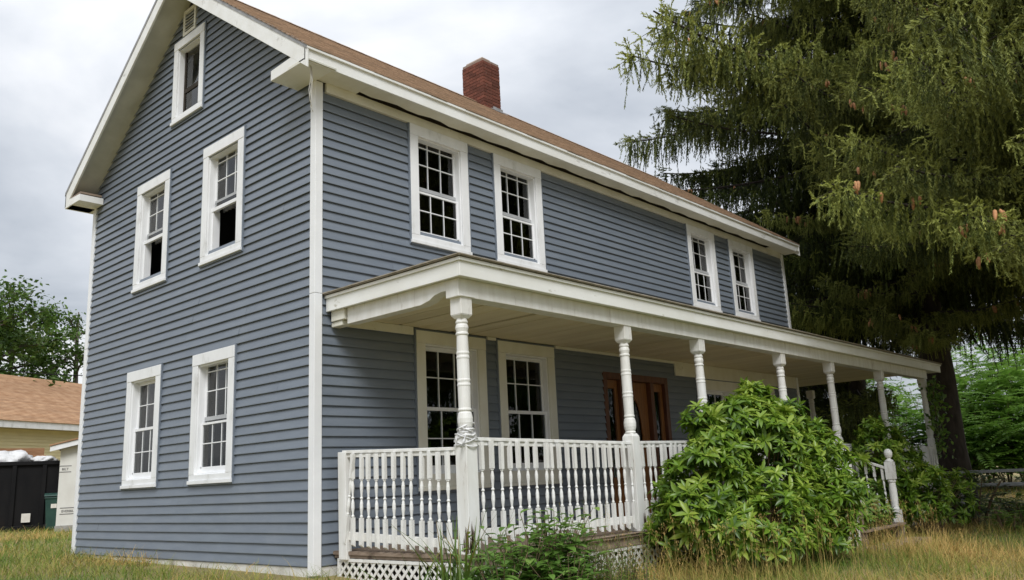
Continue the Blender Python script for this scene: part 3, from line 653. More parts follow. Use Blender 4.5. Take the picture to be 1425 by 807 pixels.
# front steps, stair rails, newels
stp = MB(); stp.box(7.75, 7.80, -2.95, -2.19, -.75, .10); 
for sx in (7.76, 9.42): stp.prism([(sx, -2.19, .1), (sx, -2.45, .1), (sx, -2.45, -.06), (sx, -2.72, -.06), (sx, -2.72, -.22), (sx, -2.98, -.22), (sx, -2.98, -.6), (sx, -2.19, -.6)], (.04, 0, 0))
steps = stp.build('steps', MT['brownwood'], house)
for i, (y, z) in enumerate(((-2.33, .102), (-2.6, -.058), (-2.86, -.218))): t_ = MB(); t_.box(7.72, 9.50, y-.15, y+.13, z, z+.035); t_.build('tread', MT['brownwood'], steps, bevel=.004)
t_ = MB(); t_.box(7.5, 9.58, -3.35, -2.98, -.52, -.42); t_.build('bottom_slab', material('worn_pink_stone', (.42,.30,.25), (.34,.25,.21), 5, .9, bump=.3), steps)
nm = MB(); zb = -.50; w = .075
nm.box(-w, w, -w, w, -.12, .40); nm.lathe([(.05,.40),(.064,.41),(.064,.425),(.054,.44),(.060,.55),(.062,.72),(.052,.84),(.066,.86),(.066,.88),(.05,.90)], 16)
nm.box(-.068, .068, -.068, .068, .90, 1.19); nm.lathe([(.066,1.191),(.07,1.20),(.07,1.215),(.035,1.235),(.03,1.25),(.052,1.27),(.066,1.305),(.068,1.34),(.055,1.38),(.03,1.402),(.008,1.41)], 16)
nme = nm.mesh('newel_post'); nme.materials.append(MT['porchwhite'])
for x in (9.62, 7.66): place('newel_post', nme, steps, (x, -2.83, zb+.11), (0, .02, 0))
for x in (9.62, 7.66):
    r = MB(); a, b = Vector((x, -2.09, .95)), Vector((x, -2.77, .70)); r.bar(a, b, .07, .04); r.bar(a+Vector((0,0,-.72)), b+Vector((0,0,-.72)), .04, .05); rl = r.build('stair_rail', MT['porchwhite'], steps, bevel=.004)
    for i in range(5):
        f = (i+.5)/5; p = a.lerp(b, f); place('baluster', bal_me, rl, (p.x, p.y, p.z-.90*.80-.215), (0, 0, 0), (1, 1, .80))
# front door unit ------------------------------------------------
u0, u1, v0, v1 = DOOR
fr = MB()
for q in ((u0, u0+.10, v0, v1), (u1-.10, u1, v0, v1), (u0+.10, u1-.10, v1-.11, v1), (u0+.46, u0+.56, v0, v1-.11), (u1-.56, u1-.46, v0, v1-.11)): fr.fbox(FRONT, *q, -.12, .035)
door = fr.build('front_door', MT['doordark'], house, bevel=.005)
da, db = u0+.565, u1-.565; dt = v1-.115; cxm = (da+db)/2
# door leaf with an oval light: leaf built as stiles round a ring
lf = MB(); ov = [(cxm+.17*math.cos(2*math.pi*i/28), 1.42+.60*math.sin(2*math.pi*i/28)) for i in range(28)]
rect = []
for i in range(28):
    t_ = 2*math.pi*i/28; c_, s_ = math.cos(t_), math.sin(t_); k_ = min((db-cxm-.002)/max(abs(c_), 1e-6), (dt-1.42)/max(s_, 1e-6) if s_ > 0 else (1.42-.76)/max(-s_, 1e-6)); rect.append((cxm+c_*k_, 1.42+s_*k_))
for i in range(28):
    j = (i+1) % 28; lf.poly([FRONT(*ov[i], -.05), FRONT(*ov[j], -.05), FRONT(*rect[j], -.05), FRONT(*rect[i], -.05)])
for cx_, cz_ in ((da+.001, .76), (db-.001, .76), (da+.001, dt), (db-.001, dt)): pass
lf.fbox(FRONT, da+.002, db-.002, v0, .82, -.09, -.052)
lf.fbox(FRONT, da+.002, db-.002, .82, dt, -.10, -.095) if False else None
leaf = lf.build('door_leaf', MT['doorwood'], door)
bk = MB(); bk.fbox(FRONT, da+.002, da+.06, .76, dt, -.088, -.047); bk.fbox(FRONT, db-.06, db-.002, .76, dt, -.088, -.047); bk.fbox(FRONT, da+.06, db-.06, dt-.10, dt, -.088, -.047); bk.build('door_stile', MT['doorwood'], door, bevel=.005)
rg = MB(); rg.tube([FRONT(p[0], p[1], -.045) for p in ov + ov[:1]], .018, 6); rg.build('oval_moulding', MT['doorwood'], door, smooth=True)
ol = MB(); ol.poly([FRONT(p[0], p[1], -.058) for p in ov]); ol.build('oval_glass', MT['glass'], door)
for q in ((da+.10, cxm-.04, .26, .68), (cxm+.04, db-.10, .26, .68)): t_ = MB(); t_.fbox(FRONT, *q, -.052, -.036); t_.build('raised_panel', MT['doorwood'], door, bevel=.012)
kn = MB(); kn.lathe([(.012,0),(.012,.03),(.028,.045),(.03,.06),(.02,.075)], 12); place('door_knob', kn.mesh('door_knob', True), door, FRONT(db-.05, 1.08, -.047), (math.pi/2, 0, 0)).data.materials.append(material('brass', (.6,.42,.15), rough=.3))
for s0, s1 in ((u0+.10, u0+.46), (u1-.46, u1-.10)):
    sl = MB(); sl.fbox(FRONT, s0+.002, s0+.08, v0, v1-.112, -.09, -.03); sl.fbox(FRONT, s1-.08, s1-.002, v0, v1-.112, -.09, -.03); sl.fbox(FRONT, s0+.08, s1-.08, v1-.25, v1-.112, -.09, -.031); sl.fbox(FRONT, s0+.08, s1-.08, v0, v0+.62, -.09, -.031)
    sd_ = sl.build('sidelight', MT['doorwood'], door, bevel=.004)
    place('pane', pane_me, sd_, FRONT((s0+s1)/2, (v0+.62+v1-.25)/2, -.06), (0,0,0), (s1-s0-.16, 1, v1-.25-v0-.62))
# ------------------------------------------------ loose things on the house
def loose(name, mb, m, label, cat, smooth=True, grp=None):
    o = mb.build(name, MT[m], None, smooth); return tag(o, label, cat, grp)
mb = MB()
for k in range(9):
    z = 1.17 + k*.020; pts = []
    for i in range(21):
        t_ = 2*math.pi*i/20; sq = .080/max(abs(math.cos(t_)), abs(math.sin(t_))); rr = sq + .008 + .008*math.sin(3*t_+k) if z < 1.235 else .075+.02*math.sin(2*t_+k)
        pts.append((POST_X[0]+rr*math.cos(t_), PY+rr*math.sin(t_), z+.035*math.sin(t_+k*1.9)))
    mb.tube(pts, .005+.006*random.random(), 5)
for k in range(5):
    x, y = POST_X[0]+random.uniform(-.13, -.09), PY+random.uniform(-.12, .05); mb.tube([(x+.04, y, 1.25), (x, y-.02, 1.19), (x-.02+random.uniform(-.03,.03), y, 1.13), (x+.01, y+.02, 1.15)], .005, 4)
loose('plastic_wrap', mb, 'plastic', 'white plastic strapping wound round the corner porch post above the rail', 'strapping')
mb = MB()
for k in range(3):
    x, y = -.30+.02*k, -.30+.012*k; mb.tube([(x, y, EZ), (x+.01, y, EZ-.15), (x-.008, y+.01, EZ-.3-.1*k), (x+.01*k, y, EZ-.45-.05*k)], .004, 4)
loose('string', mb, 'cord', 'frayed white string hanging from the eave corner above the corner board', 'string')
def hang(pts, label):
    mb = MB(); P = [Vector(p) for p in pts]; out = []
    for i in range(len(P)-1):
        p0, p1, p2, p3 = P[max(i-1,0)], P[i], P[i+1], P[min(i+2,len(P)-1)]
        for k in range(6):
            t_ = k/6; out.append(.5*((2*p1)+(-p0+p2)*t_+(2*p0-5*p1+4*p2-p3)*t_*t_+(-p0+3*p1-3*p2+p3)*t_**3))
    out.append(P[-1]); mb.tube(out, .007, 5); loose('cable', mb, 'cord', label, 'cable')
hang([(4.25,-2.10,1.1),(4.2,-2.18,.6),(4.15,-2.25,.25),(4.0,-2.45,-.1),(3.85,-2.6,gz(3.85,-2.6))], 'pale cable looping off the rail beside the rhododendron, hanging straight')
hang([(4.2,-2.12,.62),(3.9,-2.2,.3),(3.55,-2.3,.08),(3.35,-2.4,-.15)], 'pale cable slanting from the rail towards the lattice')
# towel on the far rail
mb = MB(); V = []
for i in range(13):
    for j, (dy, z) in enumerate(((-.14,.62),(-.12,.80),(-.105,.95),(-.09,1.07),(-.05,1.118),(0,1.122),(.04,1.10),(.06,.98),(.062,.85))):
        V.append((13.75+i*.035+.01*math.sin(j), PY-.02+dy+.012*math.sin(i*.9)*(1 if abs(dy)>.06 else 0), z+.02*math.sin(i*.5)*(j<2)))
idx = np.arange(13*9).reshape(13, 9); Fq = np.stack([idx[:-1,:-1], idx[1:,:-1], idx[1:,1:], idx[:-1,1:]], -1).reshape(-1, 4)
tw = bpy.data.objects.new('towel', fast_mesh('towel', V, Fq, smooth=True)); tw.data.materials.append(MT['plastic']); COL.objects.link(tw); tag(tw, 'white cloth draped over the porch rail at its far corner', 'cloth')
so = tw.modifiers.new('t', 'SOLIDIFY'); so.thickness = .006

# ================================================================== VEGETATION
def unit(v): return v/np.linalg.norm(v, axis=-1, keepdims=True)
# ---- spruce branches: a limb, side twigs and hanging shoots set with needle tufts
NT_T = np.array([[0,-.5,0],[0,.5,0],[1,.12,0],[1,-.12,0]], float); NT_F = np.array([[0,1,2,3]])
def spruce_branch(seed, L=7.0, bright=.5, hang=1.0):
    r = np.random.default_rng(seed); wood = MB()
    def axis(t): # main limb: sags, tip lifts
        return np.stack([L*t, .25*np.sin(t*3+seed)*t, -.16*L*t + .13*L*t**3], -1)
    ts = np.linspace(0, 1, 12); A = axis(ts); wood.tube(A, [.055*(1-.85*t)+.006 for t in ts], 5)
    shoots = []   # (start, dir, length, tint)
    t = .03
    while t < 1.0:
        p = axis(np.array([t]))[0]
        for sgn in (-1, 1):
            if r.random() < .12: continue
            ln = (.30 + 1.15*math.sin(min(1, t*1.15+.1)*math.pi*.9)*(1.1-t*.65)) * r.uniform(.65, 1.2)
            ang = r.uniform(.7, 1.15); d = np.array([math.cos(ang), sgn*math.sin(ang), r.uniform(-.22, .10)])
            n = max(3, int(ln/.13)); q = p + d*np.linspace(0, ln, n)[:, None]; q[:, 2] += -.22*np.linspace(0, 1, n)**2*ln + .10*np.linspace(0,1,n)**4*ln
            if ln > .3: wood.tube(q, [.010*(1-.7*k/n) for k in range(n)], 3)
            for k in range(n):
                for _ in range(1 + (r.random() < .35)):
                    hl = r.uniform(.18, .62) * hang * (1.25 - .7*k/n)
                    if r.random() < .12: hl *= 1.7
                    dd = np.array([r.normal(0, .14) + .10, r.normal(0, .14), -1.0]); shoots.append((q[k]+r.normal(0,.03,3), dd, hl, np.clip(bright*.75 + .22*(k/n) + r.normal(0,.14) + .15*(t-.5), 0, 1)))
            # feathery tips
            for _ in range(4):
                shoots.append((q[-1-r.integers(0,2)], d + r.normal(0, .38, 3), r.uniform(.12, .26), np.clip(bright + .25 + r.normal(0,.12), 0, 1)))
        for _ in range(2): shoots.append((p, np.array([r.normal(.1,.15), r.normal(0,.15), -1]), r.uniform(.2,.75)*hang, np.clip(bright*.55+r.normal(0,.12), 0, 1)))  # shoots close to the limb darker: inner crown shade put into their tint
        t += .20/L
    tip = axis(np.array([.97]))[0]
    for _ in range(14): shoots.append((tip + r.normal(0,.08,3), np.array([1, r.normal(0,.45), r.normal(.05,.3)]), r.uniform(.15,.35), min(1, bright+.3)))
    P, D, S, W, TT = [], [], [], [], []
    for s, d, l, tn in shoots:
        d = np.asarray(d)/np.linalg.norm(d); n = max(3, int(l/.034))
        f = (np.arange(n)+r.random(n)*.5)/n
        bend = np.array([.06*r.normal(), .06*r.normal(), 0])
        for side in range(2):
            ang = r.random(n)*6.28; per = np.cross(d, np.array([math.sin(l*9), .3, math.cos(l*9)])); per /= np.linalg.norm(per)+1e-9; per2 = np.cross(d, per)
            out = per*np.cos(ang)[:, None] + per2*np.sin(ang)[:, None]
            P.append(s + d*(f*l)[:, None] + bend*(f**2)[:, None] - out*.004); D.append(d*.80 + out*.52); S.append(np.full(n, 1)*(.080*(1-.30*f))); W.append(np.full(n, .030)*(1-.25*f)); TT.append(np.clip(tn + .16*(f-.5) + r.normal(0,.05,n), 0, 1))
    P = np.concatenate(P); D = unit(np.concatenate(D)); S = np.concatenate(S); W = np.concatenate(W); TT = np.concatenate(TT)
    Rm = frames(D, roll=r.random(len(D))*6.28); Rm = Rm * np.stack([S, W, W], -1)[:, None, :]
    V, F, tn = scatter(NT_T, NT_F, P, Rm, TT)
    wv = np.array(wood.v); nb = len(V)
    quads = np.array([f for f in wood.f if len(f) == 4]); tris = [f for f in wood.f if len(f) == 3]
    if tris: quads = np.concatenate([quads, np.array([(a, b, c, c) for a, b, c in tris])[:0].reshape(-1, 4).astype(int)]) if len(quads) else quads
    Fall = np.concatenate([F, quads + nb]); Vall = np.concatenate([V, wv]); ta = np.concatenate([tn, np.zeros(len(wv))])
    me = fast_mesh('branch', Vall, Fall, ta)
    me.materials.append(MT['needle']); me.materials.append(MT['bark'])
    mi = np.zeros(len(Fall), np.int32); mi[len(F):] = 1; me.polygons.foreach_set('material_index', mi)
    return me
BR_DARK = [spruce_branch(100+i, bright=.20, hang=1.25) for i in range(4)]  # three branch tones: shaded to lit foliage put into the tint
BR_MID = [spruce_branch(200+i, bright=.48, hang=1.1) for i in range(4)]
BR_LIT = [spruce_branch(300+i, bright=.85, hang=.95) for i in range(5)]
cone_mb = MB(); cone_mb.lathe([(.006,0),(.020,-.015),(.024,-.05),(.021,-.09),(.012,-.125),(.003,-.14)], 8); cone_me = cone_mb.mesh('cone', True); cone_me.materials.append(MT['cone'])
def clear(x, y, z, az, l):
    """limbs stop short of the house roof and the porch"""
    cx_, cy_ = math.cos(az), math.sin(az)
    for xm, y0, y1, zm in ((13.6, -8.0, 7.5, 10.2), (15.9, -6.0, 5.5, 8.8)):
        if z < zm and cx_ < -1e-3:
            t = (x-xm)/(-cx_)
            if 0 < t < l and y0 < y + cy_*t < y1: l = max(1.6, t)
    return l
def spruce(x, y, h, spread, zlow, n, label, seed, rad, sets, lit_dir=None, wood_lean=0, ncones=0, azmask=None, taper=1.25, reach=None):
    r = np.random.default_rng(seed); z0 = gz(x, y)
    t = empty('spruce_tree', (x, y, z0)); tag(t, label, 'spruce', 'spruces beside the house')
    mb = MB(); hs = np.linspace(-.3, h, 14)
    mb.tube([(wood_lean*k/h + .05*math.sin(k), .05*math.cos(k*.8), k) for k in hs], [rad*(1.35 if k < .3 else 1)*(1-.93*max(k,0)/h)+.02 for k in hs], 14)
    mb.build('trunk', MT['bark'], t, smooth=True)
    ga = r.random()*6
    for i in range(n):
        f = (i+.5)/n; z = zlow + (h-zlow)*f**1.15; ga += 2.399963 + r.normal(0,.25)
        if azmask is not None and not azmask(ga % (2*math.pi), z): continue
        l = spread*(1-.82*((z-zlow)/(h-zlow))**taper)*r.uniform(.70, 1.10)
        l = clear(x, y, z, ga, l)
        while reach and l > 1.5:            # limbs of this tree stay short on the side of the house
            uu = proj(np.array([x + l*math.cos(ga), y + l*math.sin(ga), z0 + z - .4]))[0]
            if uu > reach: break
            l *= .85
        az = ga; dirv = np.array([math.cos(az), math.sin(az)])
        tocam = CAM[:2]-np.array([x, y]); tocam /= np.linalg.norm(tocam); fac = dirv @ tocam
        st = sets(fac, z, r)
        o = place('branch', st[r.integers(len(st))], t, (wood_lean*z/h, 0, z), (r.normal(0,.12), math.radians(r.uniform(-10, 9)) - .10*f, az), [l/7.0*k for k in (1, r.uniform(.9,1.25), r.uniform(.95,1.2))])
        if ncones and fac > -.1 and l > 3 and z > 4.5 and r.random() < ncones:
            for _ in range(r.integers(2, 4)):
                tt = r.uniform(.62, .98); bx, bz = l*tt, (-.16*l*tt+.13*l*tt**3); pit = o.rotation_euler[1]
                ly = r.normal(0, .25)
                wx = bx*math.cos(pit) + bz*math.sin(pit); wz = -bx*math.sin(pit) + bz*math.cos(pit)
                cp = (wood_lean*z/h + wx*math.cos(az) - ly*math.sin(az), wx*math.sin(az) + ly*math.cos(az), z + wz - .06)
                for q in range(r.integers(1, 4)):
                    place('cone', cone_me, t, (cp[0]+r.normal(0,.05), cp[1]+r.normal(0,.05), cp[2]+r.normal(0,.03)), (r.normal(0,.2), r.normal(0,.2), 0), [r.uniform(1.0, 1.5)]*3)
    return t
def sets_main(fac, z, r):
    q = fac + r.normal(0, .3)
    return BR_LIT if q > .6 else (BR_MID if q > .0 else BR_DARK)  # limbs facing the camera take the lighter tint, painted as lit
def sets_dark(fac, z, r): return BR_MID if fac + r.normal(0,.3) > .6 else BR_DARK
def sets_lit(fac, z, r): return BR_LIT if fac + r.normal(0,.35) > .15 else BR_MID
pA = px(1322, 640, 26.0); pB = px(1600, 640, 18.0); pC = px(1205, 640, 33.0)
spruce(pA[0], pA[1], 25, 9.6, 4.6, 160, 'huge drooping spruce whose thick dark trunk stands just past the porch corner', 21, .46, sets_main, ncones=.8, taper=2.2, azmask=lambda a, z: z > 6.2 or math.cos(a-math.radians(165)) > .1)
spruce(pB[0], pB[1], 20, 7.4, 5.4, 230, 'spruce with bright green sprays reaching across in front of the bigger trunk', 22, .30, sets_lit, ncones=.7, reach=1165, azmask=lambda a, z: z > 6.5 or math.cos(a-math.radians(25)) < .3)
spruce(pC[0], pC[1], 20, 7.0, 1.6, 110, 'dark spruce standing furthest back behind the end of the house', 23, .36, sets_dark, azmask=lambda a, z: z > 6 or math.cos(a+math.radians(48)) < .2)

# ---- leaves
def leaf_template(n=4, w=.30, fold=.10, droop=.18):
    """pointed leaf along +x, length 1: centre rib plus two edges"""
    xs = np.linspace(0, 1, n+1); hw = w*np.sin(np.pi*np.clip(xs*.92+.06, 0, 1))**.8*.5; hw[0] = .02; hw[-1] = .005
    zc = -droop*xs**2
    V = [];
    for x, h_, z in zip(xs, hw, zc): V += [(x, -h_, z+fold*h_), (x, 0, z), (x, h_, z+fold*h_)]
    F = []
    for i in range(n):
        b = i*3; F += [(b, b+3, b+4, b+1), (b+1, b+4, b+5, b+2)]
    return np.array(V), np.array(F)
LT, LF = leaf_template(3, .31, .5, .22)
LT2, LF2 = leaf_template(2, .50, .3, .12)
LT3, LF3 = leaf_template(2, .55, .2, .10)
def rosette(r, n, l, spread=.95, T=LT, F=LF, base=.5):
    P, D, S, TT = [], [], [], []
    a0 = r.random()*6.28
    for i in range(n):
        a = a0 + i*2.4; el = r.uniform(-.40, .50) if i < n*.65 else r.uniform(.55, 1.25)
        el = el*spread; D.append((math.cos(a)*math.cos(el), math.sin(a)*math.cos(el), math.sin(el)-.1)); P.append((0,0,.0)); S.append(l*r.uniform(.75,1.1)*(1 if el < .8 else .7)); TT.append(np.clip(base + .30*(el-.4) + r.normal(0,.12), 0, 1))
    Rm = frames(np.array(D)) * np.array(S)[:, None, None]
    return scatter(T, F, np.array(P, float), Rm, np.array(TT))
ROS = []
for k in range(6):
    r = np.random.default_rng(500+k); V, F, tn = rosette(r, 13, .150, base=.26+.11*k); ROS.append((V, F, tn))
ROS_ME = [fast_mesh('leaf_cluster', V, F, tn, smooth=False) for V, F, tn in ROS]
for me in ROS_ME: me.materials.append(MT['rhodo'])
def in_frame(P, m=0):
    u, v, z = proj(P); return (z > .5) & (u > -m) & (u < 1425+m) & (v > -m) & (v < 807+m)
def rhodo(name, label, lobes, dens, seed, mat='rhodo', nobj=300, size=1.0, group='rhododendrons along the porch', extra=8, xmax=99):
    """lobes: list of (x,y,z,rx,ry,rz); leaf rosettes cover the surface of the lobes"""
    r = np.random.default_rng(seed); cx, cy = lobes[0][0], lobes[0][1]
    t = empty(name, (cx, cy, gz(cx, cy))); tag(t, label, 'shrub', group)
    org = np.array([cx, cy, gz(cx, cy)])
    P, Nn = [], []
    lobes = list(lobes)
    for k in range(extra):              # stray shoots break the outline
        x, y, z, rx, ry, rz = lobes[r.integers(len(lobes))]; d = unit(r.normal(size=3)+np.array([0,-.3,.5])); s = r.uniform(.12,.26)
        if x+d[0]*rx > xmax: continue
        lobes.append((x+d[0]*rx*1.0, y+d[1]*ry*1.0, z+d[2]*rz*1.0, s, s, s*1.1))
    for (x, y, z, rx, ry, rz) in lobes:
        n = int(dens*(rx*ry+rx*rz+ry*rz)*4); d = unit(r.normal(size=(n, 3))); d = d[d[:, 2] > -.55]
        k = r.uniform(.66, 1.05, (len(d), 1))*(1 + .12*np.sin(d[:, :1]*7+seed)*np.sin(d[:, 1:2]*6+d[:, 2:3]*5))
        p = np.array([x, y, z]) + d*np.array([rx, ry, rz])*k; nn = unit(d/np.array([rx, ry, rz]))
        keep = np.ones(len(p), bool)
        for (x2, y2, z2, a, b, c) in lobes:
            q = ((p-np.array([x2, y2, z2]))/np.array([a, b, c])); keep &= ((q**2).sum(1) > .50)
        keep &= p[:, 2] > ground_z(p[:, 0], p[:, 1]) + .05
        keep &= ~((p[:, 1] > -2.0) & (p[:, 0] < 15))
        P.append(p[keep]); Nn.append(nn[keep])
    P = np.concatenate(P); Nn = np.concatenate(Nn)
    D = unit(Nn*.75 + np.array([0, 0, .75]) + r.normal(0, .25, P.shape))
    # local z of rosette = D
    ref = unit(r.normal(size=P.shape)); Xv = unit(np.cross(ref, D)); Yv = np.cross(D, Xv); Rm = np.stack([Xv, Yv, D], 2)
    sc_ = r.uniform(.60, 1.25, len(P))*size
    score = (D @ unit(CAM-P.mean(0))) + .3*D[:, 2] + r.normal(0,.15,len(P)); order = np.argsort(-score)
    me_list = ROS_ME
    if mat != 'rhodo':
        me_list = []
        for V, F, tn in ROS: m_ = fast_mesh('leaf_cluster', V, F, tn); m_.materials.append(MT[mat]); me_list.append(m_)
    for i in order[:nobj]:
        o = place('leaf_cluster', me_list[r.integers(6)], t); M_ = Matrix([list(Rm[i][k]*sc_[i])+[P[i][k]-org[k]] for k in range(3)]+[[0,0,0,1]]); o.matrix_local = M_
    rest = order[nobj:]
    if len(rest):
        Vs, Fs, Ts = [], [], []; off = 0; kind = r.integers(0, 6, len(rest))
        for q in range(6):
            ii = rest[kind == q]
            if not len(ii): continue
            V, F, tn = ROS[q]; n, k = len(ii), len(V)
            VV = np.einsum('nij,kj->nki', Rm[ii]*sc_[ii][:, None, None], V) + (P[ii]-org)[:, None, :]
            FF = (F[None] + (np.arange(n)*k)[:, None, None]).reshape(-1, F.shape[1]) + off; off += n*k
            Vs.append(VV.reshape(-1, 3)); Fs.append(FF); Ts.append(np.tile(tn, n))
        o = bpy.data.objects.new('foliage', fast_mesh('foliage', np.concatenate(Vs), np.concatenate(Fs), np.concatenate(Ts))); o.data.materials.append(MT[mat]); COL.objects.link(o); o.parent = t; o['kind'] = 'stuff'
    st = MB()
    for i in order[::max(1, len(order)//36)]:
        e_ = P[i]-org; st.tube([(r.normal(0,.12), r.normal(0,.12), -.05), tuple(e_*np.array([.45,.45,.5])), tuple(e_*.98)], [.018,.011,.004], 5)
    st.build('stem', MT['twig'], t)
    return t
g = lambda x, y: gz(x, y)
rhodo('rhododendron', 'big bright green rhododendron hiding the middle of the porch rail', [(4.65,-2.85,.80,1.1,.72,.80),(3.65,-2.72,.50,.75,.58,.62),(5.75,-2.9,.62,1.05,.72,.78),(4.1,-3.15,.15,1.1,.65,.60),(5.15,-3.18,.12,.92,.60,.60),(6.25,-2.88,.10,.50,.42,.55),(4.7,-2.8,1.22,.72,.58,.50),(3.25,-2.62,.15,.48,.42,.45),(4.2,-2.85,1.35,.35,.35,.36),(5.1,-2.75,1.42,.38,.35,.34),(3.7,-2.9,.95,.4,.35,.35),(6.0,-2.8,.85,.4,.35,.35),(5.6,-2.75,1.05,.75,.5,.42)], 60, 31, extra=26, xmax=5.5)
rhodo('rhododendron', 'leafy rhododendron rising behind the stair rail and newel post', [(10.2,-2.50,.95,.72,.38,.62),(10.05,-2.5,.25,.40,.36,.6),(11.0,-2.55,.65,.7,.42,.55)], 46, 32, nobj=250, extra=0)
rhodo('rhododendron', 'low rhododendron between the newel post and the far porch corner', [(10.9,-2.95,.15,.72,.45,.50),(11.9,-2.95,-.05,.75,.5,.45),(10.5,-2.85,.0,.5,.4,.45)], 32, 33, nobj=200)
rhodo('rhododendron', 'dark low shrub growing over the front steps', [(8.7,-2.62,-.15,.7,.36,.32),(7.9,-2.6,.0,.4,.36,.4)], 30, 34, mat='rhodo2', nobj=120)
# ivy on the last post
def vine(label, pts, n, seed):
    r = np.random.default_rng(seed); t = empty('vine', pts[0]); tag(t, label, 'vine')
    o0 = np.array(pts[0]); P = np.array(pts, float); s = r.random(n)*(len(P)-1); i = s.astype(int); f = (s-i)[:, None]; p = P[i]*(1-f)+P[np.minimum(i+1, len(P)-1)]*f + r.normal(0, .11, (n, 3)) - o0
    D = unit(r.normal(size=(n, 3))+np.array([0,0,-.3])); Rm = frames(D, roll=r.random(n)*6)*r.uniform(.08,.15,n)[:, None, None]
    V, F, tn = scatter(LT3, LF3, p, Rm, r.random(n)); o = bpy.data.objects.new('foliage', fast_mesh('foliage', V, F, tn)); o.data.materials.append(MT['rhodo2']); COL.objects.link(o); o.parent = t
    st = MB(); st.tube([tuple(q-o0) for q in P], .012, 5); st.build('stem', MT['twig'], t)
vine('leafy vine climbing the corner post at the far end of the porch', [(15.18,-2.2,.9),(15.1,-2.16,1.5),(15.2,-2.16,2.0),(15.1,-2.2,2.5)], 420, 41)

# ---- broadleaf trees
def leafy_tree(name, label, x, y, h, cr, seed, nleaf=9000, leafs=.22, mat='leaf', trunk_r=.22, crown_base=.3, group=None, cat='tree', gap=1.0):
    r = np.random.default_rng(seed); t = empty(name, (x, y, gz(x, y))); tag(t, label, cat, group)
    mb = MB(); tips = []
    mb.tube([(0,0,-.3),(.05,.02,h*.25),(.1,-.05,h*.5),(.05,.05,h*.82)], [trunk_r*1.2, trunk_r, trunk_r*.65, trunk_r*.15], 8)
    nl = 22
    for i in range(nl):
        f = crown_base + (1-crown_base)*.86*(i/nl); z = h*f; az = i*2.4 + r.normal(0,.3); prof = math.sin(math.pi*min(1, (f-crown_base+.16)/(1-crown_base+.2)))**.6
        ln = cr*prof*r.uniform(.75,1.1); el = r.uniform(.15,.7); d = np.array([math.cos(az)*math.cos(el), math.sin(az)*math.cos(el), math.sin(el)])
        p0 = np.array([.08,0,z*.86]); p1 = p0+d*ln*.55; p2 = p0+d*ln+np.array([0,0,.06*ln]); mb.tube([p0,p1,p2], [trunk_r*.32,trunk_r*.18,.02], 5)
        for k in range(9):
            s = r.uniform(.35,1.0); q0 = p0+(p2-p0)*s; dd = unit(d + r.normal(0,.75,3)); q1 = q0+dd*ln*r.uniform(.18,.42); mb.tube([q0,(q0+q1)/2+r.normal(0,.03*ln,3),q1], [.03,.02,.008], 4); tips.append((q0,q1))
    mb.build('trunk', MT['bark2'], t, smooth=True)
    per = nleaf//len(tips); P = []; TT = []
    for q0, q1 in tips:
        n = per; s = r.uniform(.2,1.15,n)[:, None]; base = r.normal(.5,.14); P.append(q0+(q1-q0)*s + r.normal(0,.085*cr*gap,(n,3))*np.array([1,1,.7])); TT.append(np.clip(base+r.normal(0,.15,n),0,1))
    P = np.concatenate(P); TT = np.concatenate(TT); D = unit(r.normal(size=P.shape)*np.array([1,1,.6])+np.array([0,0,-.25])); Rm = frames(D, roll=r.normal(0,.8,len(P)))*(leafs*r.uniform(.6,1.25,len(P)))[:, None, None]
    V, F, tn = scatter(LT3, LF3, P, Rm, TT); o = bpy.data.objects.new('crown', fast_mesh('crown', V, F, tn)); o.data.materials.append(MT[mat]); COL.objects.link(o); o.parent = t
    return t
q = px(8, 560, 50); leafy_tree('broadleaf_tree', 'dense dark green tree behind the yellow house', q[0], q[1], 12.4, 3.3, 51, 17000, .24, crown_base=.18, group='trees behind the yellow house')
q = px(-70, 560, 46); leafy_tree('broadleaf_tree', 'broad green tree overlapping the dense one behind the yellow house', q[0], q[1], 12.2, 4.2, 52, 14000, .26, crown_base=.18, group='trees behind the yellow house')
q = px(100, 560, 52); leafy_tree('broadleaf_tree', 'thin airy tree with bare limbs between yellow house and blue house', q[0], q[1], 13.4, 2.5, 53, 5200, .19, crown_base=.12, group='trees behind the yellow house', gap=.8)
q = px(640, 560, 40); leafy_tree('broadleaf_tree', 'tree whose leafy top just shows behind the brick chimney', q[0], q[1], 18.3, 2.6, 54, 5000, .25, gap=.8)
q = px(818, 560, 42); leafy_tree('broadleaf_tree', 'tree whose topmost twigs just clear the roof ridge', q[0], q[1], 15.2, 2.4, 55, 4500, .22, gap=.8)
q = px(1560, 500, 15.0); 
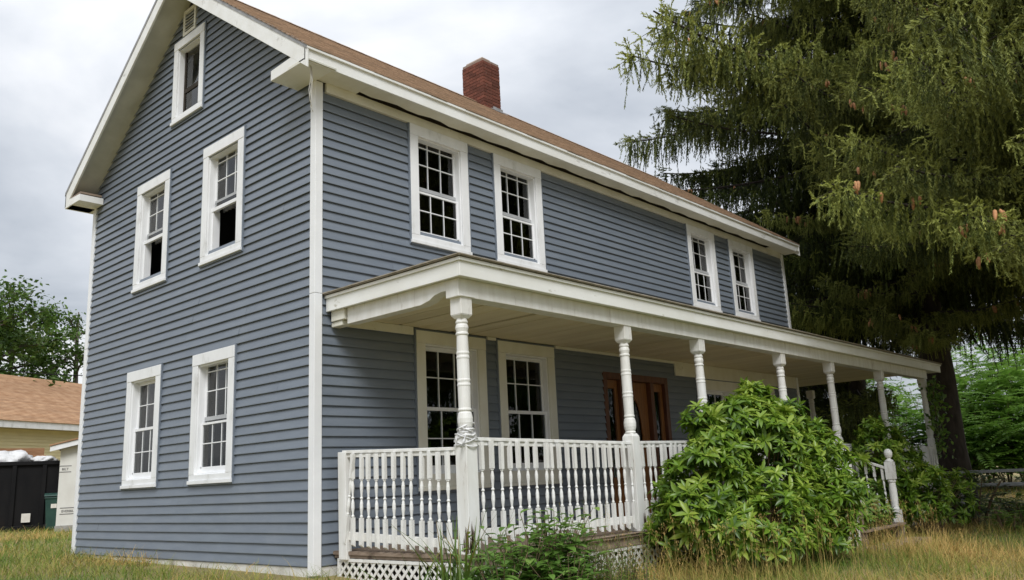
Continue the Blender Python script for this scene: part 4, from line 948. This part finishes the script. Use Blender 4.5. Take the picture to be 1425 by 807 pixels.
# light-green saplings beyond the guardrail
def frond_mesh(seed):
    r = np.random.default_rng(seed); P, D, S = [], [], []
    for i in range(9):
        x = .12+.10*i
        for sgn in (-1, 1): P.append((x, 0, -.25*x*x)); D.append((.55, sgn*.85, -.12)); S.append(.24*(1-.4*abs(i-4)/5)*r.uniform(.85,1.1))
    P.append((1.0,0,-.25)); D.append((1,0,-.4)); S.append(.2)
    Rm = frames(np.array(D, float))*np.array(S)[:, None, None]; V, F, tn = scatter(LT2, LF2, np.array(P), Rm, np.clip(r.normal(.5,.14,len(P)),0,1)); return V, F, tn
FR = [frond_mesh(600+i) for i in range(4)]
def shrub(name, label, x, y, h, rad, n, seed, mat='sumac', size=.7, group=None, cat='shrub', z=None, stems=6):
    r = np.random.default_rng(seed); z0 = gz(x, y) if z is None else z; t = empty(name, (x, y, z0)); tag(t, label, cat, group)
    st = MB(); Vs, Fs, Ts = [], [], []; off = 0
    for s in range(stems):
        a = s*2.4+r.random(); tp = np.array([math.cos(a)*rad*r.uniform(.3,.8), math.sin(a)*rad*r.uniform(.3,.8), h*r.uniform(.6,1.0)]); bs = np.array([math.cos(a)*.1, math.sin(a)*.1, -.05]); md = (bs+tp)/2+np.array([0,0,h*.08]); st.tube([bs, md, tp], [.025,.018,.008], 5)
        m = n//stems
        for k in range(m):
            f = r.uniform(.15, 1.0)**.7; p = bs*(1-f)+tp*f + r.normal(0,.13*rad,3)*np.array([1,1,.6]); az = r.random()*6.28; el = r.uniform(-.2,.6); d = np.array([[math.cos(az)*math.cos(el), math.sin(az)*math.cos(el), math.sin(el)]])
            V, F, tn = FR[r.integers(4)]; Rm = frames(d)[0]*size*r.uniform(.6,1.15); VV = V@Rm.T + p; Vs.append(VV); Fs.append(F+off); off += len(V); Ts.append(np.clip(tn+r.normal(0,.12)+.25*(f-.6),0,1))
    st.build('stem', MT['twig'], t)
    o = bpy.data.objects.new('foliage', fast_mesh('foliage', np.concatenate(Vs), np.concatenate(Fs), np.concatenate(Ts))); o.data.materials.append(MT[mat]); COL.objects.link(o); o.parent = t
    return t
SH = 'light green saplings beyond the guardrail'
SL = ['low light green sapling beyond the guardrail beside the thick spruce trunk', 'low light green sapling beyond the guardrail post', 'taller light green sapling rising behind the two low ones past the guardrail']
SL += ['light green feathery-leaved sapling in the thicket beyond the spruces']*12
for k, (u, d, h, rad, n) in enumerate(((1372, 36.5, 2.6, 1.6, 260), (1424, 36.5, 2.5, 1.6, 260), (1398, 39, 4.6, 2.0, 380), (1350, 41, 4.6, 2.0, 300), (1448, 41, 5.0, 2.1, 320), (1375, 44, 6.8, 2.4, 380), (1425, 45, 7.2, 2.5, 380), (1490, 40, 5.0, 2.2, 260), (1180, 42, 4.0, 2.0, 220), (1135, 40, 4.0, 1.9, 220), (1255, 43, 4.4, 2.2, 220), (1300, 44, 5.0, 2.3, 240), (1225, 49, 6.5, 2.6, 220), (1340, 50, 8.0, 2.8, 300), (1470, 50, 8.5, 2.8, 300))):
    q = px(u, 640, d); shrub('sapling', SL[k], q[0], q[1], h, rad, n, 700+k, size=1.25, group=SH, cat='sapling', z=-.35)
q = px(1345, 655, 19.5); shrub('low_bush', 'grey-green low bush spilling in front of the guardrail', q[0], q[1], 1.15, 1.1, 150, 731, mat='greyleaf', size=.45, stems=10)
q = px(1415, 660, 20.5); shrub('low_bush', 'dark green low bush under the guardrail post', q[0], q[1], .85, 1.0, 110, 733, mat='rhodo2', size=.4, stems=9)
q = px(1395, 690, 18.0); shrub('low_bush', 'small yellow-green seedling at the edge of the dry grass', q[0], q[1], .55, .35, 24, 734, mat='feather', size=.4, stems=4)

# ---- weeds in front of the lattice
def weed_broad(label, x, y, h, n, seed, l=.16):
    r = np.random.default_rng(seed); z0 = gz(x, y); t = empty('weed', (x, y, z0)); tag(t, label, 'weed', 'weeds at the foot of the porch')
    st = MB(); P, D, S, T_ = [], [], [], []
    for s in range(n):
        a = r.random()*6.28; lean = r.uniform(.05,.4); hh = h*r.uniform(.6,1.05); tp = np.array([math.cos(a)*lean*hh, math.sin(a)*lean*hh, hh]); b = np.array([r.normal(0,.17), r.normal(0,.15), -.02]); st.tube([b, (b+b+tp)/2*.5+tp*.25, b+tp], [.008,.006,.003], 4)
        for k in range(11):
            f = .25+.75*k/10; az = k*2.4+a; el = r.uniform(-.1,.55); P.append(b+tp*f); D.append((math.cos(az)*math.cos(el), math.sin(az)*math.cos(el), math.sin(el))); S.append(l*r.uniform(.6,1.1)*(1.1-.5*f)); T_.append(np.clip(r.normal(.45,.2),0,1))
    V, F, tn = scatter(*leaf_template(4,.46,.35,.22), np.array(P), frames(np.array(D))*np.array(S)[:, None, None], np.array(T_)); st.build('stem', MT['twig'], t)
    o = bpy.data.objects.new('foliage', fast_mesh('foliage', V, F, tn)); o.data.materials.append(MT['weed']); COL.objects.link(o); o.parent = t
def blades(r, n, P, H, lean, width, tint, segs=4):
    """curved grass blades -> arrays"""
    az = r.random(n)*6.28; d = np.stack([np.cos(az), np.sin(az)], -1); f = np.linspace(0, 1, segs+1)
    V = np.zeros((n, segs+1, 2, 3)); side = np.stack([-d[:, 1], d[:, 0]], -1)
    for i, q in enumerate(f):
        c = np.concatenate([P[:, :2] + d*(lean*H*q**1.8)[:, None], (P[:, 2] + H*(q - .22*lean*q*q))[:, None]], 1); w = (width*(1-q)**.7*.5)[:, None] if i < segs else np.zeros((n, 1))+.0006
        V[:, i, 0] = c; V[:, i, 1] = c; V[:, i, 0, :2] -= side*w; V[:, i, 1, :2] += side*w
    k = (segs+1)*2; F = np.array([[2*i, 2*i+1, 2*i+3, 2*i+2] for i in range(segs)]); FF = (F[None]+(np.arange(n)*k)[:, None, None]).reshape(-1, 4)
    tn = np.clip(tint[:, None] + .0*np.arange(k)[None], 0, 1)
    return V.reshape(-1, 3), FF, tn.ravel(), k
def iris(label, x, y, n, seed, h=.55):
    r = np.random.default_rng(seed); z0 = gz(x, y); t = empty('iris_clump', (x, y, z0)); tag(t, label, 'plant')
    P = np.stack([r.normal(0,.16,n), r.normal(0,.12,n), np.zeros(n)-.02], -1); V, F, tn, k = blades(r, n, P, h*r.uniform(.6,1.1,n), r.uniform(.1,.9,n), r.uniform(.022,.04,n), r.uniform(0,.4,n), 6)
    tn = tn.reshape(n, -1); tn = np.clip(tn + np.linspace(0,1,7).repeat(2)[None]**3*r.uniform(0,1.2,n)[:, None], 0, 1).ravel()
    for i in range(n):
        o = bpy.data.objects.new('leaf_blade', fast_mesh('leaf_blade', V[i*k:(i+1)*k], F[:6], tn[i*k:(i+1)*k])); o.data.materials.append(MT['iris']); COL.objects.link(o); o.parent = t
def feather(label, x, y, n, h, seed, group='bright feathery weeds by the porch'):
    r = np.random.default_rng(seed); z0 = gz(x, y); t = empty('feathery_weed', (x, y, z0)); tag(t, label, 'weed', group)
    st = MB(); P, D, S, T_ = [], [], [], []
    for s in range(n):
        b = np.array([r.normal(0,.13), r.normal(0,.13), -.02]); hh = h*r.uniform(.6,1.1); tp = np.array([r.normal(0,.1), r.normal(0,.1), hh]); st.tube([b, b+tp*.6, b+tp], [.004,.003,.002], 3)
        m = int(hh/.012)
        for k in range(m):
            f = .15+.85*k/m; az = k*2.4; el = r.uniform(.2,.7); P.append(b+tp*f); D.append((math.cos(az)*math.cos(el), math.sin(az)*math.cos(el), math.sin(el))); S.append(.085*(1.15-.6*f)*r.uniform(.7,1.1)); T_.append(np.clip(.25+.5*f+r.normal(0,.15),0,1))
    V, F, tn = scatter(*leaf_template(2,.16,.2,.25), np.array(P), frames(np.array(D))*np.array(S)[:, None, None], np.array(T_)); st.build('stem', MT['twig'], t)
    o = bpy.data.objects.new('foliage', fast_mesh('foliage', V, F, tn)); o.data.materials.append(MT['feather']); COL.objects.link(o); o.parent = t
iris('clump of sword-shaped leaves with yellowing tips before the side lattice', -.62, -2.75, 60, 801, .86)
iris('few long sword-shaped leaves leaning against the corner post foot', -.10, -2.72, 18, 802, .92)
weed_broad('broad-leaved dark green weed below the corner post', .12, -2.85, .70, 24, 803, .22)
weed_broad('broad-leaved weed crowding the front rail just past the corner post', .50, -2.80, .80, 26, 804, .23)
weed_broad('low broad-leaved weed among the sword leaves', -.35, -3.05, .58, 20, 805, .20)
weed_broad('broad-leaved weed with tall thin shoot before the front lattice', .80, -2.65, .80, 20, 806, .20)
weed_broad('trailing broad-leaved weed low in the grass below the front lattice', .25, -3.25, .50, 18, 807, .18)
feather('bright feathery weed standing tallest before the front rail', 1.40, -2.60, 12, .88, 811)
feather('bright feathery weed clump where the front lattice shows', 1.05, -2.95, 34, .62, 812)
feather('bright feathery weed beside the broken front lattice', 1.55, -2.90, 34, .58, 813)
feather('low bright feathery weed nearest the lawn before the front lattice', .75, -3.25, 30, .48, 814)
for k, (u, v) in enumerate(((1320, 770), (1365, 755), (1372, 790), (1290, 795), (1180, 790), (1240, 800), (1400, 735), (1345, 740), (1410, 770), (60, 745), (30, 765), (150, 785), (210, 790), (90, 790))):
    d = ray(u, v); tt = ((-.58 if u > 700 else -.05)-CAM[2])/d[2]; p = CAM+d*tt; feather('small green seedling standing in the dry lawn', p[0], p[1], 4, .28, 820+k, group='seedlings in the dry lawn')

# ---- grass
def grass(name, label, n, r0, r1, seed, hrange, width, ufrom, uto, region=None, tintf=None, tall=False):
    r = np.random.default_rng(seed); u = r.uniform(ufrom, uto, n); rr = r0*(r1/r0)**r.random(n); d = FW[None] + ((u-712.5)/FPX)[:, None]*RX[None]; d = d[:, :2]/np.linalg.norm(d[:, :2], axis=1, keepdims=True)
    P = CAM[:2] + d*rr[:, None]; x, y = P[:, 0], P[:, 1]
    inside = (x > -.02) & (x < 15.2) & (y > -2.12) & (y < WID+.05); keep = ~inside
    keep &= ~((x > -.55) & (x < .1) & (y > -.4) & (y < 3.2) & (r.random(n) < .93))
    if region is not None: keep &= region(x, y, r)
    P = P[keep]; rr = rr[keep]; n = len(P); x, y = P[:, 0], P[:, 1]; z = ground_z(x, y) - .01
    nz = np.sin(x*1.3+.5*y)+np.sin(y*1.7-.6*x+1)+.8*np.sin(x*3.1+y*2.3)+.7*np.sin(x*.45-y*.6+2)
    tint = np.clip(np.where(x > 5, .30, .38) + .23*nz + r.normal(0,.16,n), 0, 1) if tintf is None else tintf(x, y, nz, r)
    H = r.uniform(*hrange, n)*np.clip(.85+.28*np.sin(x*2.3+1.7*np.sin(y*1.9))*np.sin(y*2.7+x) + .10*nz, .45, 1.8); W_ = width*(np.maximum(rr, 5)/7)**.8*r.uniform(.7,1.3,n)
    V, F, tn, k = blades(r, n, np.stack([x, y, z], -1), np.maximum(H, .05), r.uniform(.4,2.2,n) if not tall else r.uniform(.15,1.1,n), W_, tint, 3)
    o = bpy.data.objects.new(name, fast_mesh(name, V, F, tn)); o.data.materials.append(MT['grass']); COL.objects.link(o); o['kind'] = 'stuff'; o['label'] = label; o['category'] = 'grass'
grass('lawn_grass', 'overgrown half dry lawn grass mixed green and straw', 165000, 3.2, 40, 901, (.10,.30), .0055, -250, 1700)
def reg_tall(x, y, r): return (y < -2.2) & (y > -4.8) & (x > .8) & (x < 9.5) & (r.random(len(x)) < np.clip(1.25-np.abs(y+3.6)/1.3, 0, 1)*np.where(x < 2.4, .35, 1))
grass('tall_dry_grass', 'tall straw-coloured grass gone to seed in front of the shrubs', 15000, 4.5, 18, 902, (.15,.42), .0050, 600, 1350, reg_tall, lambda x, y, nz, r: np.clip(.62+.12*nz+r.normal(0,.14,len(x)),0,1), True)
def reg_base(x, y, r): return (x < .05) & (x > -.5) & (y > 2.6) & (y < 7)
def reg_right(x, y, r): return (x > 7) & (y < -2.7) & (r.random(len(x)) < .25+.75*(np.sin(x*1.1+y*1.7)+np.sin(y*2.3-x*.6) > .2))
grass('golden_grass', 'feathery golden grass in patches right of the steps', 8000, 9, 24, 904, (.14,.34), .0045, 1100, 1600, reg_right, lambda x, y, nz, r: np.clip(.64+.16*nz+r.normal(0,.14,len(x)),0,1), True)
grass('wall_grass', 'taller green and straw grass along the foot of the gable wall', 16000, 7, 20, 903, (.06,.16), .006, -60, 640, reg_base)
# seed heads on the tallest stalks
r = np.random.default_rng(77); n = 380; x = r.uniform(1.2, 8.2, n); y = r.uniform(-4.3, -2.5, n); hh = r.uniform(.35,.80,n); z = ground_z(x, y)
Vs, Fs, Ts = [], [], []; off = 0
for i in range(n):
    le = r.normal(0,.12,2); tp = np.array([x[i]+le[0]*hh[i], y[i]+le[1]*hh[i], z[i]+hh[i]]); b0 = np.array([x[i], y[i], z[i]])
    V, F, tn, k = blades(r, 1, b0[None], np.array([hh[i]]), np.array([abs(le[0])]), np.array([.0035]), np.array([.8]), 3); Vs.append(V); Fs.append(F+off); off += len(V); Ts.append(tn)
    m = 14; top = V[-1]; P = top + np.stack([r.normal(0,.018,m), r.normal(0,.018,m), -r.random(m)*.14], -1); D = unit(r.normal(0,.5,(m,3))+np.array([0,0,1])); V, F, tn = scatter(NT_T, NT_F, P, frames(D)*np.array([.022,.004,.004])[None, None, :], np.full(m, .95)); Vs.append(V); Fs.append(F+off); off += len(V); Ts.append(tn)
o = bpy.data.objects.new('seed_stalks', fast_mesh('seed_stalks', np.concatenate(Vs), np.concatenate(Fs), np.concatenate(Ts))); o.data.materials.append(MT['grass']); COL.objects.link(o); o['kind'] = 'stuff'; o['label'] = 'thin dry stalks with seed heads rising above the tall grass'; o['category'] = 'grass'

# ================================================================== LEFT BACKGROUND
# yellow neighbour house: eave line from pixels at a constant eave height
def hit_z(u, v, z): d = ray(u, v); return CAM + d*((z-CAM[2])/d[2])
a = px(0, 594, 37.0); ez = a[2]; b = px(113, 601, 39.8); b[2] = ez
dirn = unit((b-a)[:2]); dirn = np.array([dirn[0], dirn[1]]); nout = np.array([dirn[1], -dirn[0]])
if nout @ (CAM[:2]-a[:2]) < 0: nout = -nout
yh = empty('neighbour_house', (float(a[0]), float(a[1]), gz(a[0], a[1]))); tag(yh, 'pale yellow single-storey house with tan shingle roof behind the dumpster', 'house'); Rz = math.atan2(dirn[1], dirn[0]); yh.rotation_euler[2] = Rz
ez -= gz(a[0], a[1])
flip = 1 if (nout @ np.array([-dirn[1], dirn[0]])) > 0 else -1      # local +y outward sign
X0, X1 = -9, 13
mb = MB(); mb.box(X0+.3, X1-.3, min(-flip*.4, -flip*7), max(-flip*.4, -flip*7), -.5, ez+.05); yw = mb.build('wall', MT['mortar'], yh)
k = 0; z = -.2
while z < ez-.02:
    q = MB(); y0 = -flip*.4; q.hexa([(X0+.3,y0,z),(X1-.3,y0,z),(X1-.3,y0+flip*.022,z),(X0+.3,y0+flip*.022,z),(X0+.3,y0,z+.125),(X1-.3,y0,z+.125),(X1-.3,y0+flip*.004,z+.125),(X0+.3,y0+flip*.004,z+.125)]); q.build('siding_board', MT['yellow'], yw); z += .125
mb = MB(); mb.box(X0, X1, min(flip*.0,flip*.03), max(0,flip*.03), ez, ez+.26); mb.build('fascia', MT['white'], yh)
mb = MB(); mb.box(X0, X1, min(-.001*flip,-flip*.42), max(-.001*flip,-flip*.42), ez+.02, ez+.05); mb.build('soffit', MT['white'], yh)
rs = .55; depth = 4.4
mb = MB(); mb.prism([(X0,flip*.06,ez+.26),(X0,-flip*depth,ez+.26+rs*depth),(X0,-flip*2*depth,ez+.26),(X0,-flip*depth,ez+.1+rs*depth)], (X1-X0, 0, 0)); yr = mb.build('roof', MT['tan'], yh)
nn = Vector((0, flip*rs, 1)).normalized()
for k in range(34):
    y0 = flip*.07 - flip*k*.132; q = MB(); z0 = ez+.262+rs*(k*.132); x = X0
    q.prism([(X0, y0, z0-.004), (X0, y0-flip*.15, z0+rs*.15-.004), (X0, y0-flip*.15, z0+rs*.15+.004), (X0, y0, z0+.018)], (X1-X0, 0, 0)); q.build('shingle_course', MT['tan'], yr)
# shed in house wrap with printed lettering
sA = px(77, 735, 24.6); sx, sy = float(sA[0]), float(sA[1]); sz = gz(sx, sy)
shed = empty('wrapped_shed', (sx, sy, sz)); tag(shed, 'small lean-to shed in printed white house wrap behind the back corner', 'shed')
dir2 = np.array([ray(113, 700)[0], ray(113, 700)[1]]); 
to = CAM[:2]-np.array([sx, sy]); to /= np.linalg.norm(to); rt2 = np.array([-to[1], to[0]]); 
if rt2 @ RX[:2] < 0: rt2 = -rt2
shed.rotation_euler[2] = math.atan2(rt2[1], rt2[0]) - .10
mb = MB(); H_s = 2.05
mb.prism([(0,0,-.3),(2.6,0,-.3),(2.6,0,H_s+.62),(0,0,H_s-.02)], (0,2.2,0)); sw = mb.build('wall', MT['wrap'], shed)
mb = MB(); mb.prism([(-.22,-.22,H_s-.08),(2.7,-.22,H_s+.66),(2.7,-.22,H_s+.78),(-.22,-.22,H_s+.05)], (0,.06,0)); mb.build('rake_board', MT['white'], shed)
mb = MB(); mb.prism([(-.24,-.25,H_s+.056),(2.72,-.25,H_s+.786),(2.72,-.25,H_s+.82),(-.24,-.25,H_s+.09)], (0,2.7,0)); mb.build('roof', MT['tan'], shed)
mb = MB(); mb.box(-.02, 2.62, -.02, 2.2, -.3, .14); mb.build('plinth', material('grey_concrete', (.36,.35,.32), (.28,.27,.25), 6, .9), shed)
def text_obj(body, size, loc, rot, mat, parent, name='printed_lettering'):
    cu = bpy.data.curves.new('t', 'FONT'); cu.body = body; cu.size = size; cu.extrude = .001; cu.offset = size*.012; cu.align_x = 'CENTER'
    to_ = bpy.data.objects.new('t', cu); COL.objects.link(to_); dg = bpy.context.evaluated_depsgraph_get(); me = bpy.data.meshes.new_from_object(to_.evaluated_get(dg)); bpy.data.objects.remove(to_)
    me.materials.clear(); me.materials.append(mat); o = place(name, me, parent, loc, rot); return o
for body, xx, tz, hw in (('EVERBILT', .27, .46, .20), ('BILT', .13, 1.50, .14), ('EVERBILT', .74, 1.50, .25)):
    text_obj(body, .080, (xx, -.004, tz), (math.pi/2, 0, 0), MT['ink'], sw)
    for dz_ in (-.052, .098): q = MB(); q.box(xx-hw, xx+hw, -.004, -.002, tz+dz_, tz+dz_+.018); q.build('printed_bar', MT['ink'], sw)
# dumpster with debris
dA = px(78, 727, 25.6); dx, dy = float(dA[0]), float(dA[1]); dz = float(px(40, 727, 25.6)[2]); dump = empty('dumpster', (dx, dy, gz(dx, dy))); tag(dump, 'black steel roll-off dumpster heaped with demolition scrap', 'dumpster')
dump.rotation_euler[2] = math.atan2(rt2[1], rt2[0]) + .04
HD = 1.78; mb = MB()
mb.box(-6.2, 0, 0, .05, .06, HD); mb.box(-6.2, 0, 2.25, 2.3, .06, HD); mb.box(-.05, 0, .051, 2.249, .06, HD); mb.box(-6.2, -6.15, .051, 2.249, .06, HD); mb.box(-6.15, -.05, .051, 2.249, .1, .9); mb.build('body', MT['black'], dump)
mb = MB(); mb.box(-6.23, .03, -.07, .08, HD-.10, HD); mb.build('top_rail', MT['black'], dump, bevel=.01)
mb = MB(); mb.box(-6.2, 0, -.06, -.001, .02, .16); mb.build('bottom_rail', MT['black'], dump, bevel=.01)
for k in range(9): q = MB(); x = -.35-.68*k; q.box(x-.05, x+.05, -.06, -.001, .161, HD-.101); q.build('rib', MT['black'], dump, bevel=.008)
q = MB(); q.box(-.80, -.60, -.066, -.062, .24, .46); q.build('placard', MT['paper'], dump)
q = MB(); q.tube([(-3.2,-.09,.95),(-1.6,-.09,.97)], .015, 6); q.build('side_bar', MT['steel'], dump)
mw = Matrix.Translation((dx, dy, gz(dx, dy))) @ Matrix.Rotation(dump.rotation_euler[2], 4, 'Z')
r = np.random.default_rng(5)
for k in range(16):
    x = r.uniform(-4, -.5); y = r.uniform(.25, 2.0); a_ = r.normal(0, .35); l = r.uniform(.8, 2.2); z = HD + r.uniform(.02,.24) + .05*k/16; q = MB(); q.bar(mw@Vector((x-l/2*math.cos(a_), y-l/2*math.sin(a_)*.4, z)), mw@Vector((x+l/2*math.cos(a_), y+l/2*math.sin(a_)*.4, z+r.normal(.04,.07))), r.uniform(.08,.2), r.uniform(.03,.05))
    o = q.build('scrap_board', MT['plank']); tag(o, 'brown scrap board lying in the heap on the dumpster', 'board', 'scrap boards on the dumpster')
q = MB(); q.bar(mw@Vector((-2.4,.2,HD+.0)), mw@Vector((-1.45,.3,HD+.62)), .06, .06); tag(q.build('metal_channel', MT['steel']), 'pale grey metal channel sticking up at a slant from the dumpster', 'metal scrap')
q = MB(); q.box(0,0,0,0,0,0) if False else None
q.bar(mw@Vector((-2.3,1.6,HD+.32)), mw@Vector((-.35,1.6,HD+.30)), .05, .24); tag(q.build('scrap_beam', MT['plank']), 'long reddish-brown beam on edge at the back of the dumpster heap', 'beam')
def lump(name, label, c, sxyz, seed, m):
    r = np.random.default_rng(seed); nu, nv = 26, 14; V = []
    for i in range(nu):
        for j in range(nv+1):
            t_ = 2*math.pi*i/nu; p = math.pi*j/nv; k = 1+.28*math.sin(3*t_+seed)*math.sin(2*p)+.16*math.sin(7*t_+4*p+seed)+.08*math.sin(13*t_-9*p); V.append(mw@Vector((c[0]+sxyz[0]*k*math.cos(t_)*math.sin(p), c[1]+sxyz[1]*k*math.sin(t_)*math.sin(p), c[2]+sxyz[2]*k*math.cos(p))))
    F = [(i*(nv+1)+j, ((i+1)%nu)*(nv+1)+j, ((i+1)%nu)*(nv+1)+j+1, i*(nv+1)+j+1) for i in range(nu) for j in range(nv)]
    o = bpy.data.objects.new(name, fast_mesh(name, [tuple(v) for v in V], F, smooth=True)); o.data.materials.append(MT[m]); COL.objects.link(o); tag(o, label, 'plastic sheet')
lump('plastic_sheet', 'crumpled white plastic sheet bunched in the middle of the dumpster heap', (-1.2,.45,HD+.06), (.50,.35,.20), 3, 'plastic')
lump('plastic_sheet', 'flat white plastic sheet spread over the dumpster heap beyond the slanted channel', (-2.6,.5,HD+.06), (.85,.4,.13), 4, 'plastic')
lump('plastic_sheet', 'small white plastic scrap near the shed end of the dumpster', (-.35,.4,HD+.03), (.30,.3,.10), 5, 'plastic')
# wheeled bin
bA = px(74, 730, 25.3); bx, by = float(bA[0]), float(bA[1]); wb = empty('wheeled_bin', (bx, by, gz(bx, by))); tag(wb, 'dark green wheeled rubbish bin between dumpster and wrapped shed', 'bin'); wb.rotation_euler[2] = math.atan2(rt2[1], rt2[0]); wb.scale = (.82, .82, .86)
q = MB(); q.hexa([(-.20,-.24,.05),(.20,-.24,.05),(.20,.24,.05),(-.20,.24,.05),(-.27,-.32,1.0),(.27,-.32,1.0),(.27,.32,1.0),(-.27,.32,1.0)]); q.box(-.29,.29,-.34,.34,.93,.98); q.build('body', MT['bin'], wb, bevel=.02)
q = MB(); q.prism([(-.30,-.37,1.005),(-.30,.37,1.005),(-.30,.34,1.07),(-.30,.0,1.10),(-.30,-.34,1.05)], (.60,0,0)); q.build('lid', MT['bin'], wb, bevel=.01)
for s in (-1, 1): q = MB(); q.tube([(s*.21,.27,.10),(s*.26,.27,.10)], .11, 14); q.build('wheel', MT['black'], wb)
q = MB(); q.box(-.10,.06,-.31,-.295,.66,.78); q.build('white_sticker', MT['paper'], wb)
# overhead wire, guardrail
q = MB(); a, b = px(-60, 504, 33), px(200, 518, 33); q.tube([a+(b-a)*t_+np.array([0,0,-.25*4*t_*(1-t_)]) for t_ in np.linspace(-1.2, 2.2, 30)], .018, 5); tag(q.build('overhead_wire', MT['black']), 'thin black overhead wire crossing above the yellow house roof', 'wire')
ga_, gb_ = px(1300, 655, 23.5), px(1520, 655, 23.5); gd = unit((gb_-ga_)[:2]); gbase = gz(ga_[0], ga_[1])
gr = empty('guardrail', (float(ga_[0]), float(ga_[1]), gbase)); tag(gr, 'galvanised two-rail roadside guardrail beyond the far porch corner', 'guardrail'); gr.rotation_euler[2] = math.atan2(gd[1], gd[0])
ztop = float(px(1370, 656, 23.5)[2])-gbase; zlo = float(px(1390, 674, 23.5)[2])-gbase
q = MB(); q.box(-2, 9, -.05, .05, ztop-.035, ztop+.035); q.build('rail', MT['steel'], gr, bevel=.01)
q = MB(); q.box(-2, 9, -.05, .05, zlo-.04, zlo+.04); q.build('rail', MT['steel'], gr, bevel=.01)
for x in (-1.2, .5, 2.15, 3.9, 5.6): q = MB(); q.box(x-.05, x+.05, .051, .14, -.4, ztop+.03); q.build('post', MT['steel'], gr)

proto = leafy_tree('roadside_tree', 'tall leafy tree across the road, mirrored in the front windows', 22, -25, 21.5, 6.2, 61, 12000, .42, group='trees across the road', crown_base=.15, trunk_r=.3)
for x, y, s in ((31,-24,1.05),(40,-27,1.0),(50,-25,1.1),(61,-27,1.0),(73,-26,1.1),(13,-26,.95)):
    o = proto.copy(); COL.objects.link(o); o.location = (x, y, gz(x, y)); o.scale = (s, s, s); o.rotation_euler[2] = x
    for c in proto.children: k = c.copy(); COL.objects.link(k); k.parent = o
